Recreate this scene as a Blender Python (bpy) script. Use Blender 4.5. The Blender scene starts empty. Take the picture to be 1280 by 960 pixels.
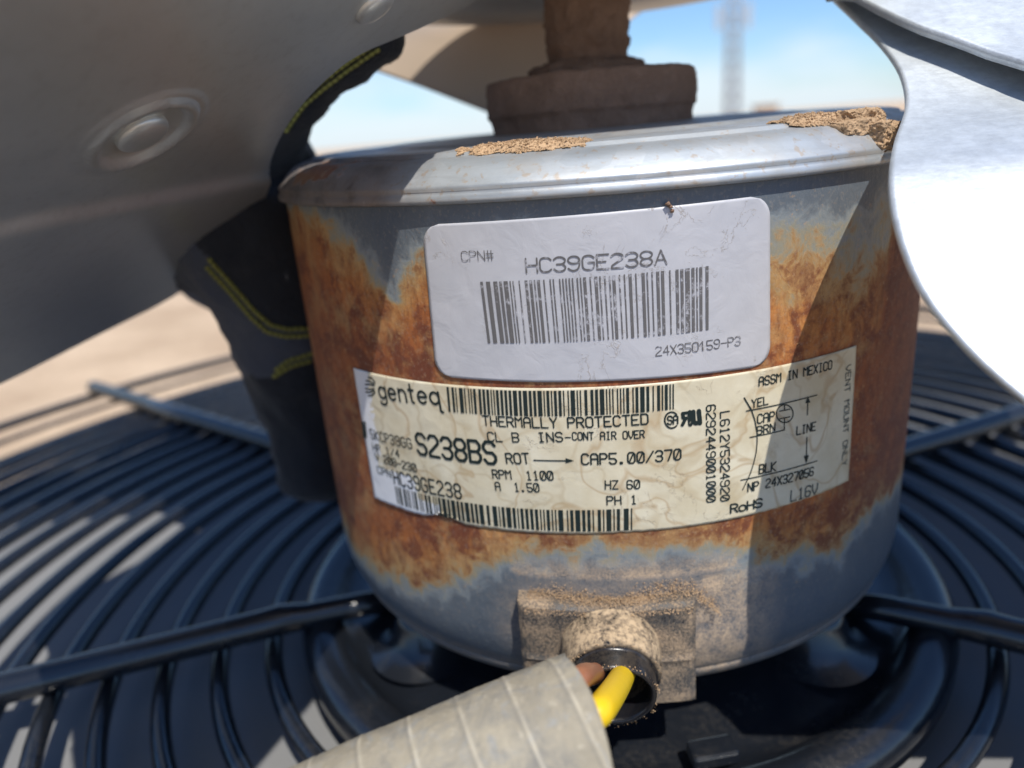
import bpy, bmesh, math, random
from mathutils import Vector, Matrix, noise
from mathutils.bvhtree import BVHTree
S = bpy.context.scene
COL = S.collection
rnd = random.Random(7)
MM = 0.001
# ------------------------------------------------------------------ camera
CAM = Vector((0, -0.18354845, 0.00949529))
CR = Vector((0.99153204, 0.10170051, -0.08075412))
CU = Vector((0.04290089, 0.33040638, 0.94286327))
CF = Vector((-0.12257135, 0.93834356, -0.32324547))
F = 912.773
cd = bpy.data.cameras.new('camera'); cam = bpy.data.objects.new('camera', cd); COL.objects.link(cam)
cam.matrix_world = Matrix(((CR.x, CU.x, -CF.x, CAM.x), (CR.y, CU.y, -CF.y, CAM.y), (CR.z, CU.z, -CF.z, CAM.z), (0, 0, 0, 1)))
cd.sensor_width = 36; cd.lens = F / 1280 * 36; cd.clip_start = 0.01; cd.clip_end = 2000
cd.dof.use_dof = True; cd.dof.focus_distance = 0.112; cd.dof.aperture_fstop = 11.5; cd.dof.aperture_blades = 0
S.camera = cam
S.render.resolution_x = 1024; S.render.resolution_y = 768
# ------------------------------------------------------------------ sun, sky, exposure
SEL, SAZ = math.radians(60), math.radians(30)
SUN = Vector((math.cos(SEL) * math.sin(SAZ), -math.cos(SEL) * math.cos(SAZ), math.sin(SEL)))
ld = bpy.data.lights.new('sun', 'SUN'); lo = bpy.data.objects.new('sun', ld); COL.objects.link(lo)
ld.energy = 4.2; ld.angle = math.radians(0.55); ld.color = (1, 0.95, 0.87)
lo.rotation_euler = SUN.to_track_quat('Z', 'Y').to_euler()
W = bpy.data.worlds.new('World'); S.world = W; W.use_nodes = True
wt = W.node_tree; wn = wt.nodes; wl = wt.links
bg = wn['Background']
sky = wn.new('ShaderNodeTexSky'); sky.sky_type = 'NISHITA'; sky.sun_disc = False
sky.sun_elevation = SEL; sky.sun_rotation = math.atan2(SUN.x, SUN.y)
sky.air_density = 1.0; sky.dust_density = 0.4; sky.ozone_density = 2.5
bg.inputs[1].default_value = 0.12
# thin clouds low over the horizon, laid out by direction
tc = wn.new('ShaderNodeTexCoord'); sep = wn.new('ShaderNodeSeparateXYZ'); wl.new(tc.outputs['Generated'], sep.inputs[0])
mp = wn.new('ShaderNodeMapping'); mp.inputs['Scale'].default_value = (2.2, 2.2, 7); wl.new(tc.outputs['Generated'], mp.inputs[0])
nz = wn.new('ShaderNodeTexNoise'); nz.inputs['Scale'].default_value = 1.6; nz.inputs['Detail'].default_value = 6; wl.new(mp.outputs[0], nz.inputs[0])
ma = wn.new('ShaderNodeMath'); ma.operation = 'MULTIPLY_ADD'; ma.inputs[1].default_value = 0.30; ma.inputs[2].default_value = -0.155
wl.new(nz.outputs[0], ma.inputs[0])
ad = wn.new('ShaderNodeMath'); ad.operation = 'ADD'; wl.new(ma.outputs[0], ad.inputs[0]); wl.new(sep.outputs[2], ad.inputs[1])
cr = wn.new('ShaderNodeMapRange'); cr.interpolation_type = 'SMOOTHSTEP'
cr.inputs[1].default_value = 0.02; cr.inputs[2].default_value = 0.10; cr.inputs[3].default_value = 0.7; cr.inputs[4].default_value = 0.0
wl.new(ad.outputs[0], cr.inputs[0])
mx = wn.new('ShaderNodeMix'); mx.data_type = 'RGBA'; wl.new(cr.outputs[0], mx.inputs[0])
tn = wn.new('ShaderNodeMix'); tn.data_type = 'RGBA'; tn.blend_type = 'MULTIPLY'; tn.inputs[0].default_value = 1; tn.inputs[7].default_value = (.68, .85, 1.06, 1)
wl.new(sky.outputs[0], tn.inputs[6]); wl.new(tn.outputs[2], mx.inputs[6]); mx.inputs[7].default_value = (5.9, 6.5, 7.1, 1)
wl.new(mx.outputs[2], bg.inputs[0])
vs = S.view_settings
vs.view_transform = 'Standard'; vs.look = 'None'; vs.exposure = 0.32; vs.gamma = 1
S.cycles.max_bounces = 8

# ------------------------------------------------------------------ picture-to-place helpers
def ray(x, y): return ((x - 640) / F * CR - (y - 480) / F * CU + CF).normalized()
def rp(x, y, d): return CAM + ray(x, y) * (d * MM)
def at_z(x, y, z):
    d = ray(x, y); return CAM + d * ((z * MM - CAM.z) / d.z)
R = 71.5
def cyl(x, y, r=R + .34):
    d = ray(x, y); r = r * MM
    a = d.x**2 + d.y**2; b = CAM.x * d.x + CAM.y * d.y; c = CAM.x**2 + CAM.y**2 - r * r
    t = (-b - math.sqrt(max(b * b - a * c, 0))) / a; P = CAM + d * t
    return math.atan2(P.x, -P.y) * R, P.z / MM          # arc length and height in mm
def on_cyl(u, v, off=0.0):
    a = u / R; r = (R + off) * MM
    return Vector((r * math.sin(a), -r * math.cos(a), v * MM))
def lerp(a, b, t): return a + (b - a) * t
def pw(pts, x):
    if x <= pts[0][0]: return pts[0][1]
    for (x0, y0), (x1, y1) in zip(pts, pts[1:]):
        if x <= x1: return y0 + (y1 - y0) * (x - x0) / (x1 - x0)
    return pts[-1][1]
# ------------------------------------------------------------------ object helpers
def link(o, parent=None):
    COL.objects.link(o)
    if parent: o.parent = parent
    return o
def mesh_obj(name, verts, faces, mat=None, parent=None, smooth=True):
    me = bpy.data.meshes.new(name); me.from_pydata([tuple(v) for v in verts], [], faces); me.update()
    if smooth:
        for p in me.polygons: p.use_smooth = True
    if mat: me.materials.append(mat)
    return link(bpy.data.objects.new(name, me), parent)
def bm_obj(name, bm, mat=None, parent=None, smooth=True):
    me = bpy.data.meshes.new(name); bm.normal_update(); bm.to_mesh(me); bm.free()
    if smooth:
        for p in me.polygons: p.use_smooth = True
    if mat: me.materials.append(mat)
    return link(bpy.data.objects.new(name, me), parent)
def tag(o, label=None, cat=None, group=None, kind=None):
    if label: o['label'] = label
    if cat: o['category'] = cat
    if group: o['group'] = group
    if kind: o['kind'] = kind
    return o
def empty(name, loc=(0, 0, 0)):
    o = bpy.data.objects.new(name, None); o.location = loc; o.empty_display_size = 0.02
    return link(o)
def child(o, parent):
    o.parent = parent; o.matrix_parent_inverse = Matrix.Translation(parent.location).inverted(); return o
def lathe(prof, segs=96, jig=None):
    v, f = [], []; n = len(prof)
    for i in range(segs):
        a = 2 * math.pi * i / segs
        for (r, z) in prof:
            p = Vector((r * math.sin(a), -r * math.cos(a), z)) * MM
            v.append(jig(p, r, z) if jig else p)
    for i in range(segs):
        j = (i + 1) % segs
        for k in range(n - 1): f.append((i * n + k, j * n + k, j * n + k + 1, i * n + k + 1))
    return v, f
def tube(pts, rad, segs=12, caps=True, squash=None):
    """tube through points; rad is a number or one per point (metres)"""
    v, f = [], []; n = len(pts); up = None
    for i, p in enumerate(pts):
        t = (pts[min(i + 1, n - 1)] - pts[max(i - 1, 0)]).normalized()
        if up is None:
            up = Vector((0, 0, 1)) if abs(t.z) < .9 else Vector((1, 0, 0))
        sx = t.cross(up).normalized(); up = sx.cross(t).normalized()
        r = rad[i] if isinstance(rad, (list, tuple)) else rad
        for k in range(segs):
            a = 2 * math.pi * k / segs
            v.append(p + (sx * math.cos(a) + up * math.sin(a) * (squash or 1)) * r)
    for i in range(n - 1):
        for k in range(segs):
            m = (k + 1) % segs
            f.append((i * segs + k, i * segs + m, (i + 1) * segs + m, (i + 1) * segs + k))
    if caps:
        f.append(tuple(range(segs))[::-1]); f.append(tuple(range((n - 1) * segs, n * segs)))
    return v, f
def join(parts):
    v, f = [], []
    for (pv, pf) in parts:
        b = len(v); v += list(pv); f += [tuple(i + b for i in q) for q in pf]
    return v, f
def grain_parts(points, smin, smax, seed=1, lumps=None):
    """little irregular clods sitting at the given points"""
    rg = random.Random(seed); out_v, out_f = [], []
    base = [Vector(c).normalized() for c in ((1, 0, 0), (-1, 0, 0), (0, 1, 0), (0, -1, 0), (0, 0, 1), (0, 0, -1))]
    bf = [(0, 2, 4), (2, 1, 4), (1, 3, 4), (3, 0, 4), (2, 0, 5), (1, 2, 5), (3, 1, 5), (0, 3, 5)]
    for p in points:
        s = lerp(smin, smax, rg.random() ** 2.2) * MM; b = len(out_v)
        q = Matrix.Rotation(rg.uniform(0, 6.3), 3, Vector((rg.uniform(-1, 1), rg.uniform(-1, 1), rg.uniform(-1, 1))))
        for c in base: out_v.append(p + q @ (c * s * rg.uniform(.6, 1.3)))
        out_f += [tuple(i + b for i in t) for t in bf]
    return out_v, out_f

# ------------------------------------------------------------------ node helpers
class NT:
    def __init__(s, name):
        s.m = bpy.data.materials.new(name); s.m.use_nodes = True; s.t = s.m.node_tree; s.n = s.t.nodes; s.l = s.t.links
        s.b = s.n['Principled BSDF']; s.tc = s.n.new('ShaderNodeTexCoord').outputs['Object']
    def set(s, **k):
        names = dict(color='Base Color', rough='Roughness', metal='Metallic', spec='Specular IOR Level', coat='Coat Weight', coatr='Coat Roughness', sheen='Sheen Weight')
        for a, v in k.items():
            i = s.b.inputs[names[a]]
            if hasattr(v, 'is_linked') or isinstance(v, bpy.types.NodeSocket): s.l.new(v, i)
            else: i.default_value = v if not isinstance(v, tuple) else (*v, 1)
        return s
    def noise(s, scale, detail=4, rough=.5, stretch=None, dist=0, vec=None, color=False, off=None):
        v = vec or s.tc
        if stretch or off:
            mp = s.n.new('ShaderNodeMapping'); s.l.new(v, mp.inputs[0])
            if stretch: mp.inputs['Scale'].default_value = stretch
            if off: mp.inputs['Location'].default_value = off
            v = mp.outputs[0]
        n = s.n.new('ShaderNodeTexNoise'); n.inputs['Scale'].default_value = scale; n.inputs['Detail'].default_value = detail
        n.inputs['Roughness'].default_value = rough; n.inputs['Distortion'].default_value = dist; s.l.new(v, n.inputs['Vector'])
        return n.outputs['Color' if color else 'Fac']
    def vor(s, scale, feature='F1', vec=None, out='Distance'):
        n = s.n.new('ShaderNodeTexVoronoi'); n.feature = feature; n.inputs['Scale'].default_value = scale; s.l.new(vec or s.tc, n.inputs['Vector'])
        return n.outputs[out]
    def attr(s, name):
        n = s.n.new('ShaderNodeAttribute'); n.attribute_name = name; return n.outputs['Fac']
    def vattr(s, name):
        n = s.n.new('ShaderNodeAttribute'); n.attribute_name = name; return n.outputs['Vector']
    def math(s, op, a, b=None, c=None, clamp=False):
        n = s.n.new('ShaderNodeMath'); n.operation = op; n.use_clamp = clamp
        for i, v in enumerate((a, b, c)):
            if v is None: continue
            if isinstance(v, (int, float)): n.inputs[i].default_value = v
            else: s.l.new(v, n.inputs[i])
        return n.outputs[0]
    def ramp(s, f, stops, interp='LINEAR'):
        n = s.n.new('ShaderNodeValToRGB'); s.l.new(f, n.inputs[0]); n.color_ramp.interpolation = interp
        e = n.color_ramp.elements
        while len(e) < len(stops): e.new(0.5)
        for el, (p, c) in zip(e, stops):
            el.position = p; el.color = (c, c, c, 1) if isinstance(c, (int, float)) else (*c, 1)
        return n.outputs[0]
    def rng(s, f, a, b, c=0., d=1., smooth=False):
        n = s.n.new('ShaderNodeMapRange'); s.l.new(f, n.inputs[0])
        if smooth: n.interpolation_type = 'SMOOTHSTEP'
        for i, v in zip((1, 2, 3, 4), (a, b, c, d)): n.inputs[i].default_value = v
        return n.outputs[0]
    def mix(s, f, a, b, blend='MIX'):
        n = s.n.new('ShaderNodeMix'); n.data_type = 'RGBA'; n.blend_type = blend
        for i, v in zip((0, 6, 7), (f, a, b)):
            if isinstance(v, (int, float)): n.inputs[i].default_value = v
            elif isinstance(v, tuple): n.inputs[i].default_value = (*v, 1)
            else: s.l.new(v, n.inputs[i])
        return n.outputs[2]
    def bump(s, h, dist=.0002, strength=1.):
        n = s.n.new('ShaderNodeBump'); n.inputs['Strength'].default_value = strength; n.inputs['Distance'].default_value = dist
        s.l.new(h, n.inputs['Height'])
        if s.b.inputs['Normal'].is_linked: s.l.new(s.b.inputs['Normal'].links[0].from_socket, n.inputs['Normal'])
        s.l.new(n.outputs[0], s.b.inputs['Normal']); return s

# ------------------------------------------------------------------ materials
def m_ground():
    k = NT('pale sandy gravel')
    a = k.noise(9, 8, .6); b = k.noise(160, 4, .7)
    c = k.mix(k.rng(a, .35, .65), (.46, .33, .215), (.70, .53, .36)); c = k.mix(k.rng(b, .35, .7), k.mix(.5, c, (.42, .3, .2)), c)
    k.set(color=c, rough=.95, spec=.2); k.bump(b, .003); return k.m
def m_pad():
    k = NT('pale grey pan enamel')
    c = k.mix(k.noise(30, 6), (.18, .183, .186), (.235, .235, .235)); k.set(color=c, rough=.5, spec=.3); return k.m
def m_black():
    k = NT('black gloss enamel')
    n = k.noise(70, 6, .6); d = k.noise(900, 3, .6)
    dust = k.math('MULTIPLY', k.rng(n, .45, .8), k.rng(d, .4, .7))
    k.set(color=k.mix(dust, (.009, .011, .015), (.05, .045, .04)), rough=k.rng(n, .3, .75, .16, .30), spec=.7)
    k.bump(k.noise(500, 2), .00005); return k.m
def m_shell():
    k = NT('rusted painted steel')
    ru = k.attr('rust')                              # signed distance in mm into the rusted zone
    tint = k.attr('tint')                            # 0 orange to 1 maroon; puts the right side's shadow tone into the rust
    n1 = k.noise(55, 8, .62); n2 = k.noise(700, 7, .75, stretch=(1, 1, .32)); n3 = k.noise(210, 6, .65, dist=.5)
    d = k.math('ADD', ru, k.math('MULTIPLY', k.math('SUBTRACT', n1, .5), 13.0))
    d = k.math('ADD', d, k.math('MULTIPLY', k.math('SUBTRACT', n3, .5), 15.0))
    f = k.rng(d, -12, 16)
    base = k.ramp(f, [(0, (.085, .105, .13)), (.28, (.11, .13, .15)), (.38, (.21, .235, .245)), (.45, (.27, .25, .185)), (.52, (.44, .27, .11)),
                      (.62, (.50, .215, .062)), (.80, (.44, .145, .038)), (1, (.34, .105, .032))])
    inrust = k.rng(d, 0, 5, 0, 1, True)
    dark = k.math('MULTIPLY', k.rng(k.math('ADD', k.math('MULTIPLY', n3, .6), k.math('MULTIPLY', k.noise(45, 3, .5, off=(1, 2, 3)), .4)), .47, .58, 0, 1, True), inrust)
    fine = k.rng(n2, .38, .62)
    c = k.mix(k.math('MULTIPLY', dark, .8), base, (.13, .034, .020))
    c = k.mix(k.math('MULTIPLY', k.math('MULTIPLY', fine, inrust), .58), c, (.12, .034, .016))
    ochre = k.math('MULTIPLY', k.rng(k.noise(120, 7, .7, off=(3, 1, 2)), .5, .66), inrust)
    c = k.mix(k.math('MULTIPLY', ochre, k.rng(tint, 0, 1, .6, .05)), c, (.50, .31, .13))
    c = k.mix(k.math('MULTIPLY', k.math('MULTIPLY', tint, inrust), .6), c, (.15, .062, .05))
    crack = k.rng(k.vor(330, 'DISTANCE_TO_EDGE', vec=k.mix(.03, k.tc, k.noise(200, 3, color=True))), 0, .08, 1, 0)
    c = k.mix(k.math('MULTIPLY', k.math('MULTIPLY', crack, inrust), .25), c, (.12, .05, .025))
    chips = k.math('MULTIPLY', k.rng(k.vor(900, vec=k.mix(.02, k.tc, k.noise(300, 3, color=True))), .25, .12), k.math('MULTIPLY', k.rng(n2, .45, .6), inrust))
    c = k.mix(k.math('MULTIPLY', chips, .55), c, (.05, .022, .014))
    pits = k.math('MULTIPLY', k.rng(k.noise(900, 4, .8, off=(4, 4, 4)), .60, .66), k.rng(d, -9, 2, 0, 1))
    c = k.mix(k.math('MULTIPLY', pits, .6), c, (.52, .30, .13))
    grime = k.math('MULTIPLY', k.rng(k.noise(1500, 3, .6), .55, .7), .25)
    c = k.mix(grime, c, (.35, .30, .24))
    dusty = k.attr('dust')
    dd = k.math('MULTIPLY', dusty, k.rng(k.math('ADD', k.math('MULTIPLY', k.noise(2400, 5, .8), .6), k.math('MULTIPLY', k.noise(300, 4, .6), .4)), .38, .60))
    c = k.mix(dd, c, (.58, .43, .29))
    k.set(color=c, rough=k.rng(inrust, 0, 1, .42, .72), spec=.4)
    k.bump(n2, .0002, .9); k.bump(n3, .0003, .6); k.bump(dd, .00012, .6)
    return k.m
def m_cap():
    k = NT('galvanised steel plate')
    ru = k.attr('rust'); n1 = k.noise(90, 6, .6); n2 = k.noise(700, 4, .6); sp = k.vor(260, out='Color')
    c = k.mix(k.math('MULTIPLY', sp, 1.0), (.42, .46, .49), (.53, .56, .58))
    c = k.mix(k.rng(k.noise(60, 6, .7, stretch=(1, 1, 9), dist=.5), .45, .7, 0, .55), c, (.30, .31, .31))
    c = k.mix(k.rng(n1, .42, .7), c, (.38, .40, .41))
    r = k.rng(k.math('ADD', ru, k.math('MULTIPLY', k.math('SUBTRACT', k.noise(170, 6, .7), .5), 1.5)), .42, .60, 0, 1, True)
    c = k.mix(r, c, k.mix(n2, (.18, .075, .04), (.30, .15, .08)))
    c = k.mix(k.rng(k.noise(45, 5, .6, off=(6, 2, 1)), .52, .66, 0, .4), c, (.46, .37, .27))
    du = k.math('MULTIPLY', k.rng(n2, .58, .66), .6); c = k.mix(du, c, (.40, .31, .22))
    r2 = k.math('MAXIMUM', r, k.math('MULTIPLY', k.attr('grime'), k.rng(k.noise(260, 5, .7), .38, .55)))
    c = k.mix(k.math('MULTIPLY', k.math('MULTIPLY', k.attr('grime'), .85), k.math('SUBTRACT', 1.0, r)), c, k.mix(n1, (.085, .09, .10), (.22, .15, .11)))
    k.set(color=c, metal=k.rng(r2, 0, 1, .62, .1), rough=k.rng(n1, .3, .7, .42, .58), spec=.4)
    k.bump(n2, .00005, .5); k.bump(n1, .00015, .5); return k.m
def m_dirt(name='dried mud', c0=(.13, .085, .058), c1=(.25, .17, .115), s=600):
    k = NT(name); a = k.noise(s, 6, .7); b = k.noise(120, 5, .6)
    c = k.mix(a, c0, c1); c = k.mix(k.rng(b, .4, .7, 0, .5), c, tuple(x * .6 for x in c0))
    k.set(color=c, rough=.97, spec=.1); k.bump(a, .0006); return k.m
def m_alu(name, c=(.62, .64, .64), rough=.36, sc=1.0):
    k = NT(name)
    n = k.noise(1300, 3, .6, stretch=(.25, 1, 1)); m = k.noise(45, 5, .55); s = k.noise(420, 5, .7)
    cc = k.mix(k.rng(s, .35, .7), c, tuple(x * .78 for x in c))
    k.set(color=cc, metal=.6, rough=k.rng(m, .3, .7, rough - .05, rough + .1), spec=.5)
    k.bump(n, .00005, .8); k.bump(k.noise(700, 5, .7), .00012, .6); k.bump(k.noise(230, 5, .6), .00018, .45); return k.m
def m_blade_dull():
    k = NT('weathered aluminium')
    m = k.noise(28, 5, .55); s = k.noise(420, 5, .7); fine = k.noise(1600, 3, .6, stretch=(.2, 1, 1))
    c = k.mix(k.rng(m, .3, .7), (.58, .59, .57), (.68, .685, .665)); c = k.mix(k.rng(s, .5, .72, 0, .22), c, (.36, .34, .30))
    c = k.mix(k.rng(k.vor(500), 0, .05, .7, 0), c, (.6, .55, .45))
    k.set(color=c, metal=.62, rough=k.rng(m, .3, .7, .32, .42), spec=.5)
    k.bump(fine, .00003, .5); k.bump(m, .0012, .35); return k.m
def m_bouncealu():  # tan base colour stands for light bounced up from the ground
    k = NT('bounce tinted aluminium'); a = k.noise(40, 5)
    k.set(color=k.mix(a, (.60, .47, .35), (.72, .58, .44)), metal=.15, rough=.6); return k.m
def m_label(name, white, aged, torn):
    k = NT(name)
    uv = k.vattr('lab')                              # label coordinates in mm
    n = k.noise(.10, 5, .6, vec=uv); n2 = k.noise(.35, 6, .6, vec=uv, dist=1.2); f = k.noise(3.5, 4, .7, vec=uv)
    c = k.mix(k.rng(n, .35, .65), white, aged)
    if torn:
        ring = k.math('ABSOLUTE', k.math('SUBTRACT', k.noise(.055, 3, .5, vec=uv, dist=.8), .53))
        c = k.mix(k.rng(ring, 0, .022, .6, 0), c, (.40, .27, .14))
        ring2 = k.math('ABSOLUTE', k.math('SUBTRACT', k.noise(.09, 2, .5, vec=uv, dist=.4, off=(9, 4, 0)), .5))
        c = k.mix(k.rng(ring2, 0, .03, .38, 0), c, (.42, .32, .18))
        w = k.attr('torn'); wm = k.rng(k.math('ADD', w, k.math('MULTIPLY', k.math('SUBTRACT', n2, .5), .9)), .48, .52)
        c = k.mix(wm, c, (.70, .71, .74))
    crack = k.rng(k.vor(.16, 'DISTANCE_TO_EDGE', vec=k.mix(.35, uv, k.noise(.3, 4, color=True, vec=uv))), 0, .012, 1, 0) if False else k.rng(k.math('ABSOLUTE', k.math('SUBTRACT', k.noise(.11, 6, .62, vec=uv, dist=1.0, off=(2, 8, 1)), .5)), 0, .006, 1, 0)
    gate = k.rng(k.noise(.12, 3, vec=uv, off=(5, 5, 5)), .52, .62)
    cg = k.math('MULTIPLY', crack, gate)
    c = k.mix(k.math('MULTIPLY', cg, .6), c, (.36, .29, .21))
    c = k.mix(k.rng(f, .60, .75, 0, .25), c, (.42, .36, .28))
    k.set(color=c, rough=.42, spec=.4)
    k.bump(k.noise(.22, 4, .5, vec=uv, dist=.8), .0004, .35); k.bump(cg, .0001, .6)
    return k.m
def m_ink(name, ink, paper, wear):
    k = NT(name); n = k.noise(900, 4, .7); n2 = k.noise(140, 4, .6)
    w = k.rng(k.math('ADD', k.math('MULTIPLY', n, .55), k.math('MULTIPLY', n2, .45)), .5 + wear, .62 + wear)
    k.set(color=k.mix(w, ink, paper), rough=.5, spec=.3); return k.m
def m_fabric(name, c0, c1):
    k = NT(name); n = k.noise(60, 5, .6); w = k.noise(2500, 2, .6)
    k.set(color=k.mix(n, c0, c1), rough=.9, spec=.2, sheen=.15); k.bump(w, .0003, .8); k.bump(k.noise(330, 5, .7), .0012, .7); k.bump(n, .0015, .4); return k.m
def m_conduit():
    k = NT('weathered grey vinyl'); a = k.noise(110, 7, .65); b = k.noise(700, 5, .7); v = k.noise(260, 6, .7, dist=1.5)
    c = k.mix(k.rng(a, .3, .7), (.25, .22, .165), (.37, .325, .24)); c = k.mix(k.rng(v, .52, .66, 0, .75), c, (.27, .27, .255))
    c = k.mix(k.rng(b, .58, .74, 0, .5), c, (.60, .54, .42))
    sm = k.rng(k.noise(130, 7, .75, off=(3, 3, 3), dist=.6), .47, .64, 0, .75); c = k.mix(sm, c, (.17, .165, .15))
    c = k.mix(k.math('MULTIPLY', k.attr('seam'), .6), c, (.62, .55, .42)); c = k.mix(k.math('MULTIPLY', k.attr('seamdark'), .6), c, (.16, .15, .13))
    k.set(color=c, rough=.75, spec=.25); k.bump(b, .0003, .7); k.bump(a, .0006, .6); return k.m
def m_dusted(name, base, dust, lo, hi, rough=.35, sc=900):
    k = NT(name); n = k.noise(sc, 6, .75); m = k.noise(140, 4, .6)
    f = k.math('ADD', k.math('MULTIPLY', n, .6), k.math('MULTIPLY', m, .4)); f = k.rng(f, lo, hi)
    at = k.attr('dust'); f = k.math('MULTIPLY', f, at)
    k.set(color=k.mix(f, base, dust), rough=k.rng(f, 0, 1, rough, .9), spec=.5); k.bump(f, .0002, .7); return k.m
def m_plain(name, c, rough=.5, metal=0, bump=None):
    k = NT(name); n = k.noise(400, 4); k.set(color=k.mix(n, tuple(x * .85 for x in c), c), rough=rough, metal=metal)
    if bump: k.bump(k.noise(bump[0], 4), bump[1])
    return k.m
M = dict(ground=m_ground(), pad=m_pad(), black=m_black(), shell=m_shell(), cap=m_cap(), mud=m_dirt('brown caked mud', (.22, .135, .092), (.38, .25, .18), 1400),
         tan=m_dirt('tan dry mud', (.44, .29, .17), (.66, .46, .28), 900), alu=m_alu('bright mill aluminium', (.66, .70, .72), .48), dull=m_blade_dull(), dust=m_bouncealu(),  # dust entry: far blade's aluminium with ground bounce in its colour
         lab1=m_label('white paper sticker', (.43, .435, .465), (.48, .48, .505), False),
         lab2=m_label('yellowed paper sticker', (.66, .61, .47), (.56, .49, .34), True),
         ink1=m_ink('grey worn ink', (.12, .115, .115), (.5, .5, .54), .02), ink2=m_ink('black ink', (.012, .022, .022), (.5, .46, .35), .13),
         ink3=m_ink('faded ink', (.05, .07, .07), (.5, .46, .35), .06),
         fabric=m_fabric('navy glove fabric', (.012, .013, .016), (.030, .031, .036)), fabric2=m_fabric('slate glove fabric', (.045, .05, .065), (.08, .085, .105)),
         thread=m_plain('yellow green thread', (.24, .225, .045), .7), conduit=m_conduit(),
         box=m_dusted('dusty grey rubber', (.07, .066, .062), (.56, .40, .25), .46, .62, .55, 2400),
         tubem=m_dusted('dusty black rubber', (.006, .007, .010), (.46, .34, .215), .40, .56, .22),
         brown=m_plain('brown wire jacket', (.30, .12, .06), .4), yellow=m_plain('yellow wire jacket', (.78, .52, .01), .4),
         grey=m_plain('galvanised tower steel', (.46, .50, .55), .6), wall=m_plain('tan stucco', (.55, .42, .3), .9))

# ================================================================== SETTING
bm = bmesh.new(); bmesh.ops.create_circle(bm, cap_ends=True, segments=64, radius=600)
for v in bm.verts: v.co.z = -0.130
tag(bm_obj('ground', bm, M['ground'], smooth=False), kind='structure')
# far low building and lattice tower
t = rp(955, 150, 1).normalized()
def far(x, dist):
    d = ray(x, 137); d.z = 0; d.normalize(); return Vector((CAM.x + d.x * dist, CAM.y + d.y * dist, -0.13))
b0 = far(957, 60); bld = empty('low_building', b0); tag(bld, 'small tan flat-roofed building far off under the lattice tower', 'building')
def box(cx, cy, cz, sx, sy, sz):
    v = [(cx + a * sx / 2, cy + b * sy / 2, cz + c * sz / 2) for a in (-1, 1) for b in (-1, 1) for c in (-1, 1)]
    return v, [(0, 1, 3, 2), (4, 6, 7, 5), (0, 4, 5, 1), (2, 3, 7, 6), (0, 2, 6, 4), (1, 5, 7, 3)]
v, f = box(b0.x, b0.y, -0.13 + .275, 1.5, 1.4, .55); child(mesh_obj('wall', v, f, M['wall'], smooth=False), bld)
v, f = box(b0.x, b0.y, -0.13 + .60, 1.8, 1.7, .1); child(mesh_obj('roof', v, f, M['wall'], smooth=False), bld)
t0 = far(915, 55); tw = empty('lattice_tower', t0); tag(tw, 'tall grey steel lattice mast blurred against the blue sky', 'tower')
w = .42; H = 13.0
for sx, sy in ((-1, -1), (1, -1), (1, 1), (-1, 1)):
    v, f = tube([t0 + Vector((sx * w, sy * w, 0)), t0 + Vector((sx * w * .8, sy * w * .8, H))], .07, 8)
    child(mesh_obj('leg', v, f, M['grey']), tw)
pr = []
for i in range(14):
    z0 = i * H / 14; z1 = z0 + H / 14
    for (a, b) in (((-1, -1), (1, -1)), ((1, -1), (1, 1)), ((1, 1), (-1, 1)), ((-1, 1), (-1, -1))):
        s = w * .9
        pr.append(tube([t0 + Vector((a[0] * s, a[1] * s, z0)), t0 + Vector((b[0] * s, b[1] * s, z1))], .04, 6))
        pr.append(tube([t0 + Vector((b[0] * s, b[1] * s, z0)), t0 + Vector((a[0] * s, a[1] * s, z1))], .04, 6))
child(mesh_obj('lattice_brace', *join(pr), M['grey']), tw)
zt = 6.2
for sx in (-1, 1):
    v, f = box(t0.x + sx * .95, t0.y, t0.z + zt, .35, .3, 1.5); child(mesh_obj('antenna_panel', v, f, M['grey'], smooth=False), tw)
v, f = box(t0.x, t0.y, t0.z + zt, 1.7, .25, .12); child(mesh_obj('antenna_arm', v, f, M['grey'], smooth=False), tw)

# pale round pan under the grille
pan = empty('round_pan', (0, 0, -.127)); tag(pan, 'pale round sheet lying under the black fan grille, patched with sunlight', 'pan')
prof = [(0, -121), (262, -121), (266, -119.5), (269, -118.5), (272, -119.5), (274, -124), (274, -129.9)]
v, f = lathe(prof, 160); child(mesh_obj('pan_floor', v, f, M['pad']), pan)

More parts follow.
